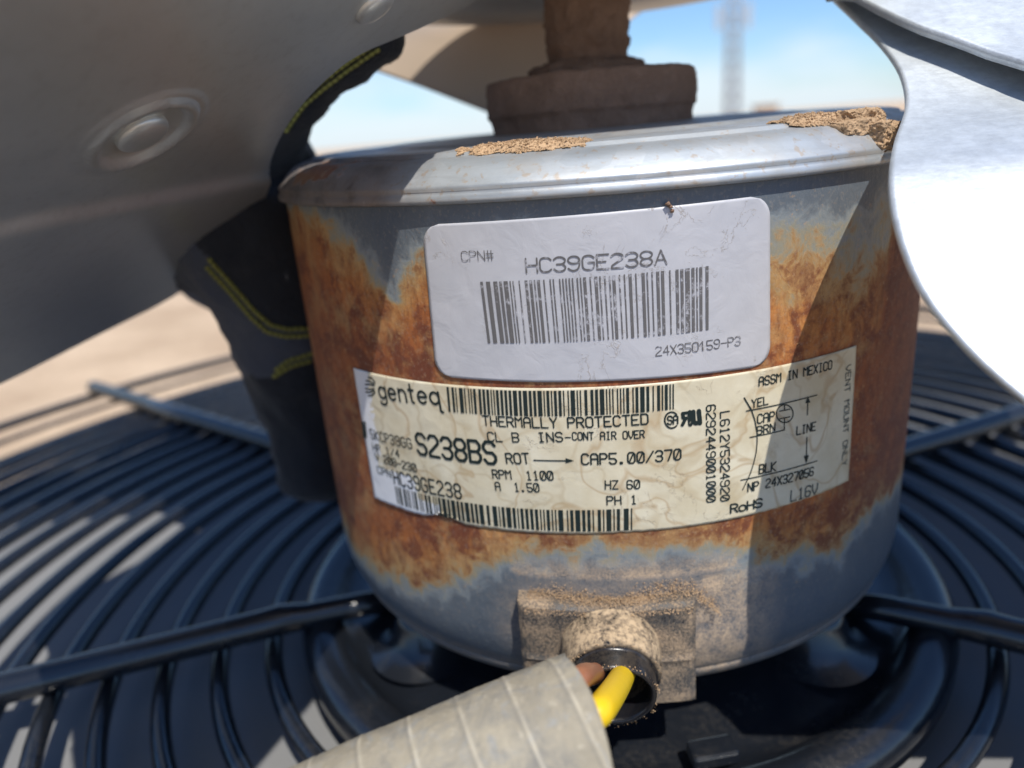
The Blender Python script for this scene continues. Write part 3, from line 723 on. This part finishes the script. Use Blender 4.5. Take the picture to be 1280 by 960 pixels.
spout([(1.5, 0), (1.5, 6.2)], 'spout_throat', M['black'], parent=cbox)

# ------------------------------------------------------------------ caked mud on the motor
def heap(name, cells, fn, mat, label=None):
    v, f = [], []; idx = {}
    for (i, j) in cells:
        for a in ((i, j), (i + 1, j), (i + 1, j + 1), (i, j + 1)):
            if a not in idx: idx[a] = len(v); v.append(fn(*a))
        f.append(tuple(idx[a] for a in ((i, j), (i + 1, j), (i + 1, j + 1), (i, j + 1))))
    return part(name, v, f, mat)
def cap_top(x, y):
    r = math.hypot(x, y); return pw([(0, 8.3), (48, 8.0), (49.3, 7.9), (50, 7.5), (63.8, 7.35), (64.6, 7.2), (64.9, 6.7), (66.8, 6.4), (68.6, 5.8), (70.2, 4.8), (71.5, 3.6), (72.6, 2.5), (73.2, .5), (74, -1.5)], r) + .019 * (y + 67) * max(0, min(1, (74 - r) / 6))
def mound(cx, cy, rx, ry, h, rot, seed):
    """dirt heap with an uneven outline on the top plate"""
    st = .35; n = int(max(rx, ry) * 1.4 / st); cells = []; cr_, sr_ = math.cos(rot), math.sin(rot)
    def hh(x, y):
        lx, ly = (x * cr_ + y * sr_) / rx, (-x * sr_ + y * cr_) / ry; q = math.hypot(lx, ly) + .25 * noise.noise(Vector((x * .5, y * .5, seed)))
        return h * max(0, 1 - q ** 2) ** .6 if q < 1 else -1
    for i in range(-n, n):
        for j in range(-n, n):
            if hh(i * st, j * st) >= 0: cells.append((i, j))
    def fn(i, j):
        x, y = i * st, j * st; q = hh(x, y); z = cap_top(cx + x, cy + y) + max(q, -.1) * (.75 + .5 * noise.fractal(Vector((x, y, seed)) * 1.3, .8, 2, 4))
        return Vector((cx + x, cy + y, z)) * MM
    return cells, fn
def grains_on(fn, cells, n, s0, s1, seed):
    rg = random.Random(seed); pts = []
    for _ in range(n):
        c = rg.choice(cells); pts.append(fn(*c) + Vector((rg.uniform(-.2, .2), rg.uniform(-.2, .2), .05)) * MM)
    return grain_parts(pts, s0, s1, seed)
c1, f1 = mound(-10.5, -61.0, 11.5, 4.2, .9, -.15, 2.0); heap('dirt_heap', c1, f1, M['tan'])
tag(part('dirt_grains', *grains_on(f1, c1, 4500, .05, .22, 4), M['tan'], smooth=False), kind='stuff')
# blocky mud lump at the right edge of the plate
V, Fc = [], []
def blob_grid(cx, cy, cz, sx, sy, sz, amp, seed, rot=0):
    bm = bmesh.new(); bmesh.ops.create_cube(bm, size=1); bmesh.ops.subdivide_edges(bm, edges=bm.edges, cuts=30, use_grid_fill=True)
    Rm = Matrix.Rotation(rot, 3, 'Z')
    for q in bm.verts:
        p = Vector((q.co.x * sx, q.co.y * sy, q.co.z * sz)); k = Vector(q.co).length
        p *= 1 - .12 * max(0, k - .62) / .25; p = Rm @ p
        nn = noise.noise_vector(p * .55 + Vector((seed, seed, seed))) * amp * .8 + noise.noise_vector(p * 1.9 + Vector((seed, 1, seed))) * amp * .5 + noise.noise_vector(p * 4.5) * amp * .35
        q.co = (p + nn + Vector((cx, cy, cz))) * MM
    v = [q.co.copy() for q in bm.verts]; f = [tuple(x.index for x in fc.verts) for fc in bm.faces]; bm.free(); return v, f
th = math.radians(37)
def polar(r, deg, z): a = math.radians(deg); return (r * math.sin(a), -r * math.cos(a), z)
pr = [blob_grid(*polar(66.5, 37.5, 6.0), 8, 8, 2.2, .5, 1, math.radians(37)), blob_grid(*polar(69.5, 41, 4.2), 6, 7.5, 4.6, .7, 5, math.radians(41)), blob_grid(*polar(66, 42, 7.4), 8, 5, 2.4, .6, 9, math.radians(41))]
part('mud_lump', *join(pr), M['tan'])
c2, f2 = mound(*polar(63, 34.5, 0)[:2], 7.5, 3.6, 1.1, .6, 5.0); heap('dirt_heap', c2, f2, M['tan'])
tag(part('dirt_grains', *grains_on(f2, c2, 3000, .05, .20, 6), M['tan'], smooth=False), kind='stuff')
# crumbs along the top of the cable box and round the spout
rg = random.Random(3); pts = []
for _ in range(4200):
    x = rg.uniform(-15, 19); k = 1 if x < -3 else 1.15
    sh = abs(rg.gauss(0, 1)) * pw([(-15, .5), (-10, 1.1), (-5, .8), (-1, .35), (3, .5), (8, 1.5), (14, 1.6), (19, .6)], x + rg.uniform(-2, 2))
    pts.append(on_cyl(x, -70.3 + min(sh, 3.2) - (max(0, x - 14) * .9), .12 + rg.random() * .5 + max(0, 2.6 - sh * 1.4) * rg.random()))
for _ in range(1500):
    x = rg.uniform(-15.5, 14); pts.append(pbox(x, -70.7 - .7 * math.exp(-((x + .5) / 7) ** 2), rg.uniform(72, 76)))
axd = (ax1 - ax0).normalized(); s1 = axd.cross(Vector((0, 0, 1))).normalized(); s2 = s1.cross(axd)
for _ in range(1000):
    a = rg.choice((rg.gauss(.1, .35), rg.uniform(0, 6.28), rg.gauss(.0, .25))); t = rg.choice((6.2, 9.9, 10.0)) + rg.gauss(0, .25); r = 7.35 if t > 8 else 8.2
    pts.append(ax0 + axd * t * MM + (s1 * math.cos(a) + s2 * math.sin(a)) * (r + rg.uniform(-.3, .25)) * MM)
tag(part('dirt_crumbs', *grain_parts(pts, .03, .17, 8), M['tan'], smooth=False), kind='stuff')
part('mud_clod', *grain_parts([on_cyl(*cyl(838, 258), .6), on_cyl(*cyl(840, 263), .5), on_cyl(*cyl(835, 255), .8)], .35, .6, 12), M['mud'])

# ================================================================== LOOM TUBE AND WIRES
lm = empty('cable_sleeve', rp(725, 905, 104)); tag(lm, 'weathered grey-beige cable sleeve reaching in from the bottom edge', 'cable sleeve')
E0 = rp(744, 916, 103); E1 = rp(400, 1055, 108); axd = (E1 - E0).normalized(); RAD = 10.4
s1 = axd.cross(Vector((0, 0, 1))).normalized(); s2 = s1.cross(axd); v, f = [], []
NL, NS = 320, 120; LEN = (E1 - E0).length * 1.5
for inner in (0, 1):
    for i in range(NL + 1):
        t = i / NL * LEN
        for k in range(NS):
            a = 2 * math.pi * k / NS
            cut = (.0 + .9 * math.sin(a * 2 + .6)) * MM if i == 0 else 0
            rr = RAD + .22 * noise.noise(Vector((t * 120, math.cos(a) * 1.5, math.sin(a) * 1.5))) + .07 * noise.fractal(Vector((t * 900, math.cos(a) * 9, math.sin(a) * 9)), .8, 2, 3)
            ph = (t / MM * .155 + a / (2 * math.pi) * 1.0) % 1.0
            rr += .05 * math.exp(-((ph - .5) / .035) ** 2)
            bend = Vector((0, 0, -1)) * (t ** 2) * .8
            if inner: rr -= .9
            v.append(E0 + axd * (t + cut) + (s1 * math.cos(a) + s2 * math.sin(a) * .97) * rr * MM + bend)
seamv = []
n = (NL + 1) * NS
for i in range(NL):
    for k in range(NS):
        m = (k + 1) % NS; a, b, c, d = i * NS + k, i * NS + m, (i + 1) * NS + m, (i + 1) * NS + k
        f.append((a, b, c, d)); f.append((n + a, n + d, n + c, n + b))
for k in range(NS): m = (k + 1) % NS; f.append((k, n + k, n + m, m))
so = child(mesh_obj('sleeve_wall', v, f, M['conduit']), lm)
a1 = so.data.attributes.new('seam', 'FLOAT', 'POINT'); a2 = so.data.attributes.new('seamdark', 'FLOAT', 'POINT')
for idx in range(2 * n):
    ii, kk = divmod(idx % n, NS); ph = (ii / NL * LEN / MM * .155 + kk / NS + .5) % 1.0 - .5 + 0
    ph = ((ii / NL * LEN / MM * .155 + kk / NS) % 1.0) - .5
    a1.data[idx].value = math.exp(-(ph / .03) ** 2) * (.6 + .8 * noise.noise(Vector((ii * .2, kk * .2, 0)))); a2.data[idx].value = math.exp(-((ph - .07) / .03) ** 2) * .7
def wire(name, pts, r, mat, label):
    cv = []
    for i in range(len(pts) - 1):
        p0, p1, p2, p3 = pts[max(0, i - 1)], pts[i], pts[i + 1], pts[min(len(pts) - 1, i + 2)]
        for s in range(10):
            t = s / 10; cv.append(.5 * ((2 * p1) + (p2 - p0) * t + (2 * p0 - 5 * p1 + 4 * p2 - p3) * t * t + (3 * p1 - p0 - 3 * p2 + p3) * t ** 3))
    cv.append(pts[-1]); v, f = tube(cv, r * MM, 20); o = mesh_obj(name, v, f, mat); tag(o, label, 'wire'); return o
wire('wire', [Vector((2.2, -68, -79.0)) * MM, Vector((1.9, -77.5, -80.4)) * MM, rp(756, 880, 108), rp(728, 902, 104), rp(640, 950, 104)], 2.0, M['yellow'], 'bright yellow insulated wire running from the spout into the sleeve')
wire('wire', [Vector((-2.4, -68, -78.5)) * MM, Vector((-3.0, -79, -79.5)) * MM, rp(729, 845, 109), rp(704, 862, 106), rp(640, 905, 104)], 1.65, M['brown'], 'brown insulated wire above the yellow one in the spout')

# ================================================================== FAN ABOVE
fan = empty('condenser_fan', (0, 0, .038)); tag(fan, 'silver aluminium fan with riveted blades hanging around the top of the motor', 'fan')
def fpart(name, v, f, mat, parent=None, thick=None, smooth=True):
    o = mesh_obj(name, v, f, mat, smooth=smooth)
    if parent is None: child(o, fan)
    else: o.parent = parent
    if thick: s = o.modifiers.new('thickness', 'SOLIDIFY'); s.thickness = thick * MM; s.offset = 0; s.use_even_offset = False
    return o
def lobed(p, r, z):  # unseen left lobe, added to keep sun off the glove
    a = math.degrees(math.atan2(p.x, -p.y)); k = 1 + .2 * math.exp(-((a + 62) / 26) ** 2) if r > 30 else 1
    return Vector((p.x * k, p.y * k, p.z))
v, f = lathe([(9.5, 43), (14, 43), (15, 41), (60, 40.2), (64, 40.8), (64, 42), (16, 42.6), (16, 58), (9.5, 58)], 96, lobed)
fpart('hub_plate', v, f, M['dull'])
# right blade: a curved sheet coming down towards the viewer; height as a function of depth
rprof = [(-150, -70), (-118, -42), (-107, -29), (-96, -17), (-84, -6.0), (-75, 0.2), (-66, 3.5), (-56, 6.5), (-49.5, 9.2), (-48, 10.2), (-40, 15), (-20, 26), (0, 36), (30, 48), (80, 60)]
def zr(y, x=0): return pw(rprof, y) + (x - 45) * .03
def smooth_zr(y, x): return sum(zr(y + d * 1.6, x) * w for d, w in ((-2, .1), (-1, .2), (0, .4), (1, .2), (2, .1)))
def hit_r(x, y, up=0):
    d = ray(x, y); lo, hi = .02, .26; prev = None
    for i in range(500):
        t = .03 + i * .0006; P = CAM + d * t; g = P.z / MM - (smooth_zr(P.y / MM, P.x / MM) + up)
        if prev is not None and (g > 0) != (prev > 0): return P / MM
        prev = g
    return None
edge = []
for q in ((1040, -2), (1070, 26), (1097, 52), (1118, 78), (1130, 105), (1133, 132), (1125, 160), (1115, 188), (1110, 220), (1111, 250), (1118, 290), (1131, 332), (1150, 370), (1175, 408), (1208, 446), (1240, 477), (1280, 507), (1340, 545)):
    P_ = hit_r(*q)
    if P_ is not None: edge.append((P_.y, P_.x))
edge.sort()
def sm_edge(y): return sum(pw(edge, y + d) * w for d, w in ((-3, .2), (-1.5, .2), (0, .2), (1.5, .2), (3, .2)))
y0, y1 = edge[0][0] , 28; NY, NX = 150, 60; v, f = [], []
for j in range(NY + 1):
    y = lerp(y0, y1, j / NY); xe = sm_edge(y)
    for i in range(NX + 1):
        x = xe + (190 - xe) * (i / NX) ** 1.3; v.append(Vector((x, y, smooth_zr(y, x) + .25 * noise.noise(Vector((x, y, 0)) * .03))) * MM)
for j in range(NY):
    for i in range(NX): a = j * (NX + 1) + i; f.append((a, a + 1, a + NX + 2, a + NX + 1))
fpart('blade', v, f, M['alu'], thick=1.0)['label'] = 'bright sunlit blade at the right of the motor'
# spider arm lying over the right blade
arm = []
for q in ((1062, -4), (1110, 22), (1150, 40), (1210, 61), (1280, 82), (1400, 118)):
    P_ = hit_r(*q, up=5.0)
    if P_ is not None: arm.append((P_.x, P_.y))
arm.sort()
v, f = [], []; NX, NY = 60, 40
for i in range(NX + 1):
    x = lerp(arm[0][0] - 4, 180, i / NX); ye = pw(arm, x)
    for j in range(NY + 1):
        y = ye + j / NY * 62; v.append(Vector((x, y, smooth_zr(y, x) + 5.0)) * MM)
for i in range(NX):
    for j in range(NY): a = i * (NY + 1) + j; f.append((a, a + NY + 1, a + NY + 2, a + 1))
fpart('blade_arm', v, f, M['alu'], thick=1.4)
# left blade: underside seen, one broad slightly cambered sheet with pressed crease
A_, B_, E_ = rp(590, 0, 157), rp(335, 200, 167), Vector((-.019, -.081, .040))
nn = (B_ - A_).cross(E_ - A_).normalized()
if nn.z < 0: nn = -nn
exu = (B_ - A_).normalized(); eyv = nn.cross(exu).normalized()
def hit_l(x, y, off=0):
    d = ray(x, y); P0 = A_ + nn * off * MM; t = nn.dot(P0 - CAM) / nn.dot(d); return CAM + d * t
lo_pts = [(660, -60), (590, 2), (545, 22), (500, 42), (440, 66), (400, 100), (372, 130), (352, 160), (338, 190), (333, 212), (322, 240), (306, 270), (283, 300), (250, 334), (205, 366), (130, 402), (60, 437), (0, 467), (-60, 492), (-110, 505)]
out = [hit_l(*q) for q in lo_pts]
# close the outline behind and above the camera's view
ctr = hit_l(120, 0)
upper = [E_ + Vector((.004, .004, 0)), E_ + exu * -.0 + eyv * 0]
def to2(p): q = p - A_; return (q.dot(exu), q.dot(eyv))
pl = [to2(p) for p in out]
e2 = to2(E_); pass
def chaikin(p):
    o = []
    for a, b in zip(p, p[1:]): o += [(lerp(a[0], b[0], .25), lerp(a[1], b[1], .25)), (lerp(a[0], b[0], .75), lerp(a[1], b[1], .75))]
    return [p[0]] + o + [p[-1]]
lower = chaikin(chaikin(pl))
top_line = [to2(Vector(q)) for q in ((-.004, -.03, .045), (-.0185, -.0825, .0405), (-.023, -.10, .03), (-.025, -.12, .03), (-.03, -.15, .02), (-.055, -.155, .02), (-.082, -.132, 0), (-.112, -.098, -.01), (-.142, -.065, -.03))] + [to2(hit_l(-135, 500))]
N = len(lower); v, f, lab = [], [], []; NT_ = 60
cum = [0]
for a, b in zip(top_line, top_line[1:]): cum.append(cum[-1] + math.dist(a, b))
def topat(s):
    L = s * cum[-1]
    for i in range(len(cum) - 1):
        if L <= cum[i + 1] + 1e-9: k = (L - cum[i]) / (cum[i + 1] - cum[i]); return (lerp(top_line[i][0], top_line[i + 1][0], k), lerp(top_line[i][1], top_line[i + 1][1], k))
cl = [0]
for a, b in zip(lower, lower[1:]): cl.append(cl[-1] + math.dist(a, b))
cre = [to2(hit_l(*q)) for q in ((-300, 345), (-100, 300), (35, 266), (120, 252), (230, 232), (328, 214))]
cre = chaikin(chaikin(chaikin(cre)))
rivets = [(175, 163), (465, 4)]
rc = [to2(hit_l(*q)) for q in rivets]
def seg_d(p, a, b):
    dx, dy = b[0] - a[0], b[1] - a[1]; t = max(0, min(1, ((p[0] - a[0]) * dx + (p[1] - a[1]) * dy) / (dx * dx + dy * dy)))
    qx, qy = a[0] + dx * t, a[1] + dy * t; side = (dx * (p[1] - a[1]) - dy * (p[0] - a[0])); return math.hypot(p[0] - qx, p[1] - qy), side
cseg = list(zip(cre[::3], cre[3::3])) if len(cre) % 3 == 1 else list(zip(cre, cre[1:]))
def relief(p):
    d, s = min((seg_d(p, a, b) for a, b in cseg), key=lambda t: t[0]); d /= MM
    h = 1.8 * (1 / (1 + math.exp(-(d if s > 0 else -d) / .8)))
    r0 = math.dist(p, rc[0]) / MM
    h += 1.1 * math.exp(-((r0 - 7.9) / .75) ** 2) + .35 * math.exp(-((r0 - 9.6) / .6) ** 2) - .45 * math.exp(-(r0 / 5.6) ** 6)
    return h
for i in range(N):
    b = lower[i]; t0 = topat(cl[i] / cl[-1])
    for j in range(NT_ + 1):
        s = j / NT_; q = (lerp(b[0], t0[0], s), lerp(b[1], t0[1], s)); v.append(q)
vv = v
SUB = 5
# finer remeshed grid: sample the ruled patch densely so the pressed shapes resolve
def patch_pt(a, s):
    L = a * cl[-1]
    i = min(len(cl) - 2, max(0, next((k for k in range(len(cl) - 1) if cl[k + 1] >= L), len(cl) - 2)))
    k = (L - cl[i]) / (cl[i + 1] - cl[i]); b = (lerp(lower[i][0], lower[i + 1][0], k), lerp(lower[i][1], lower[i + 1][1], k)); t0 = topat(a); return (lerp(b[0], t0[0], s), lerp(b[1], t0[1], s))
NA, NB = 300, 220; v, f = [], []
sgn = -1 if nn.dot(CAM - A_) > 0 else 1
for i in range(NA + 1):
    for j in range(NB + 1):
        q = patch_pt(min(i / NA, .999999), (j / NB))
        h = relief(q); cx_ = (q[0] * 6) ** 2 * .0
        v.append(A_ + exu * q[0] + eyv * q[1] - nn * h * MM * 1.0)
for i in range(NA):
    for j in range(NB): a = i * (NB + 1) + j; f.append((a, a + NB + 1, a + NB + 2, a + 1))
lb = fpart('blade', v, f, M['dull'], thick=1.2); lb['label'] = 'large grey blade at the left seen from its shaded underside'
for k, q in enumerate(rivets):
    c = hit_l(*q) - nn * (.55 if k == 0 else .7) * MM; rr = 4.0 if k == 0 else 3.4
    v, f = [], []; prof = [(0, 1.0), (.45, .97), (.8, .8), (.95, .5), (1, .1), (1.0, -.6)]; sg = 40
    for i in range(sg):
        a = 2 * math.pi * i / sg
        for r, z in prof: v.append(c + (exu * math.cos(a) + eyv * math.sin(a)) * r * rr * MM - nn * z * 1.1 * MM)
    n = len(prof)
    for i in range(sg):
        j = (i + 1) % sg
        for kk in range(n - 1): f.append((i * n + kk, i * n + kk + 1, j * n + kk + 1, j * n + kk))
    fpart('rivet', v, f, M['dull'], parent=lb)
# unseen rear left blade, added behind the left one to shade the pan
ru_ = [rp(*q) for q in ((350, 60, 205), (200, 60, 222), (-20, 60, 240), (-260, 20, 262))]; rl_ = [rp(*q) for q in ((318, 205, 212), (230, 318, 226), (40, 418, 262), (-270, 500, 330))]
v, f = [], []; n = 31
for i in range(n):
    k = i / (n - 1) * 2.9999; a = int(k); t = k - a; p = ru_[a].lerp(ru_[a + 1], t); q = rl_[a].lerp(rl_[a + 1], t)
    for j in range(n): w_ = p.lerp(q, j / (n - 1)); v.append(w_ + Vector((0, 0, -.006 * math.sin(math.pi * j / (n - 1)))))
for i in range(n - 1):
    for j in range(n - 1): a = i * n + j; f.append((a, a + n, a + n + 1, a + 1))
fpart('blade', v, f, M['dull'], thick=1.2)['label'] = 'unseen rear blade added behind the large left one to shade the pan'
# far blade behind the shaft
fe = [(440, 78, 235), (520, 106, 240), (600, 137, 244), (690, 172, 248), (740, 150, 250), (775, 70, 250), (788, 25, 252), (830, -5, 258), (880, -60, 262)]
fu = [(400, -60, 238), (470, -60, 240), (540, -60, 244), (610, -60, 248), (660, -60, 250), (700, -60, 252), (740, -60, 254), (790, -60, 256), (860, -80, 260)]
v, f = [], []; NB = 40
for i in range(len(fe) * 6 - 5):
    k = i / 6; a = min(int(k), len(fe) - 2); t = k - a
    p = rp(*[lerp(fe[a][c], fe[a + 1][c], t) for c in range(3)]); q = rp(*[lerp(fu[a][c], fu[a + 1][c], t) for c in range(3)])
    for j in range(NB + 1):
        s = j / NB; w_ = p.lerp(q, s); w_.z += .009 * max(0, s - .38 + .0) * (1 if s > .38 else 0) * -1.0; v.append(w_)
n = NB + 1
for i in range(len(fe) * 6 - 6):
    for j in range(NB): a = i * n + j; f.append((a, a + n, a + n + 1, a + 1))
fpart('blade', v, f, M['dust'], thick=1.2)['label'] = 'far blade behind the shaft, tan ground light coloured into its underside'

# ================================================================== GLOVED HAND
hand = empty('gloved_hand', rp(300, 260, 205)); tag(hand, 'hand in a dark work glove with yellow stitching holding the fan behind the motor', 'gloved hand')
def limb(pts): return tube([rp(x, y, d) for x, y, d, r in pts], [r * MM for *_, r in pts], 20)
def ball(x, y, d, r):
    bm = bmesh.new(); bmesh.ops.create_icosphere(bm, subdivisions=3, radius=r * MM, matrix=Matrix.Translation(rp(x, y, d)))
    o = ([q.co.copy() for q in bm.verts], [tuple(k.index for k in fc.verts) for fc in bm.faces]); bm.free(); return o
def chain(pts): return [limb(pts)] + [ball(*p) for p in pts]
G = []
G += chain([(60, 120, 262, 27), (140, 160, 245, 30), (215, 205, 228, 32), (275, 245, 216, 27)])                       # wrist and back of the hand
G += chain([(285, 235, 206, 24), (314, 300, 198, 19), (342, 370, 197, 15.5), (367, 455, 201, 13), (384, 530, 206, 11.5), (394, 585, 206, 10)])  # index pointing down
G += [ball(346, 300, 200, 17), ball(332, 255, 202, 17)]
G += chain([(260, 200, 205, 20), (312, 168, 190, 12), (352, 120, 178, 8.5), (402, 84, 172, 6.6), (448, 58, 168, 5.6), (478, 44, 166, 4.6)])       # thumb along the blade edge
G += chain([(240, 260, 228, 20), (262, 305, 240, 14), (272, 345, 250, 11), (262, 330, 262, 10)])                       # other fingers curled behind
G += chain([(195, 255, 238, 18), (205, 300, 250, 13), (205, 330, 262, 10.5), (195, 310, 272, 9.5)])
G += chain([(150, 240, 248, 16), (150, 275, 262, 11.5), (145, 300, 272, 9.5), (138, 285, 280, 8.5)])
v, f = join(G); gl = mesh_obj('glove', v, f, M['fabric']); child(gl, hand)
rm = gl.modifiers.new('remesh', 'REMESH'); rm.mode = 'VOXEL'; rm.voxel_size = .0013; rm.use_smooth_shade = True
sm = gl.modifiers.new('smooth', 'SMOOTH'); sm.factor = .6; sm.iterations = 14
dg = bpy.context.evaluated_depsgraph_get(); me = bpy.data.meshes.new_from_object(gl.evaluated_get(dg)); gl.modifiers.clear(); gl.data = me
me.materials.clear(); me.materials.append(M['fabric']); me.materials.append(M['fabric2'])
for vt in me.vertices: vt.co = vt.co + vt.normal * (noise.fractal(vt.co * 60, .8, 2, 4) * .0011 + .0006 * (1 - abs(noise.noise(vt.co * 90)) * 4))
for p in me.polygons: p.use_smooth = True
def proj(P):
    d = P - CAM; z = d.dot(CF); return 640 + F * d.dot(CR) / z, 480 - F * d.dot(CU) / z
for p in me.polygons:                                   # slate panel between the two seams
    x, y = proj(p.center)
    s1_ = pw([(225, 290), (262, 322), (330, 405), (380, 412), (420, 412)], x); s2_ = pw([(340, 470), (385, 452), (430, 440)], x)
    if s1_ < y < s2_ and x < 440: p.material_index = 1
bvh = BVHTree.FromPolygons([vt.co for vt in me.vertices], [tuple(p.vertices) for p in me.polygons])
def stitch_row(pts, st=7.5, ln=5.2, w=.55):
    out = []; L = [0]
    for a, b in zip(pts, pts[1:]): L.append(L[-1] + math.dist(a, b))
    def at(s):
        for i in range(len(L) - 1):
            if s <= L[i + 1]: k = (s - L[i]) / (L[i + 1] - L[i]); return (lerp(pts[i][0], pts[i + 1][0], k), lerp(pts[i][1], pts[i + 1][1], k))
        return pts[-1]
    s = 0
    while s < L[-1] - ln:
        hp = []
        for k in range(3):
            q = at(s + ln * k / 2); h = bvh.ray_cast(CAM, ray(*q))
            if h[0] is not None: hp.append(h[0] + h[1] * (.45 if k == 1 else .15) * MM)
        if len(hp) == 3 and (hp[0] - hp[2]).length < .006: out.append(tube(hp, w * MM, 8))
        s += st
    return out
St = []
seam = [(262, 324), (290, 355), (318, 388), (338, 406), (360, 412), (392, 410)]
St += stitch_row(seam) + stitch_row([(x - 3, y + 9) for x, y in seam])
St += stitch_row([(342, 470), (362, 458), (392, 449)]) + stitch_row([(345, 462), (362, 450), (392, 441)])
thm = [(352, 158), (378, 122), (405, 100), (435, 78), (470, 54)]
St += stitch_row(thm, 8, 5.5, .4) + stitch_row([(x + 5, y + 6) for x, y in thm], 8, 5.5, .4)
if St: tag(child(mesh_obj('stitching', *join(St), M['thread']), hand), kind='stuff')
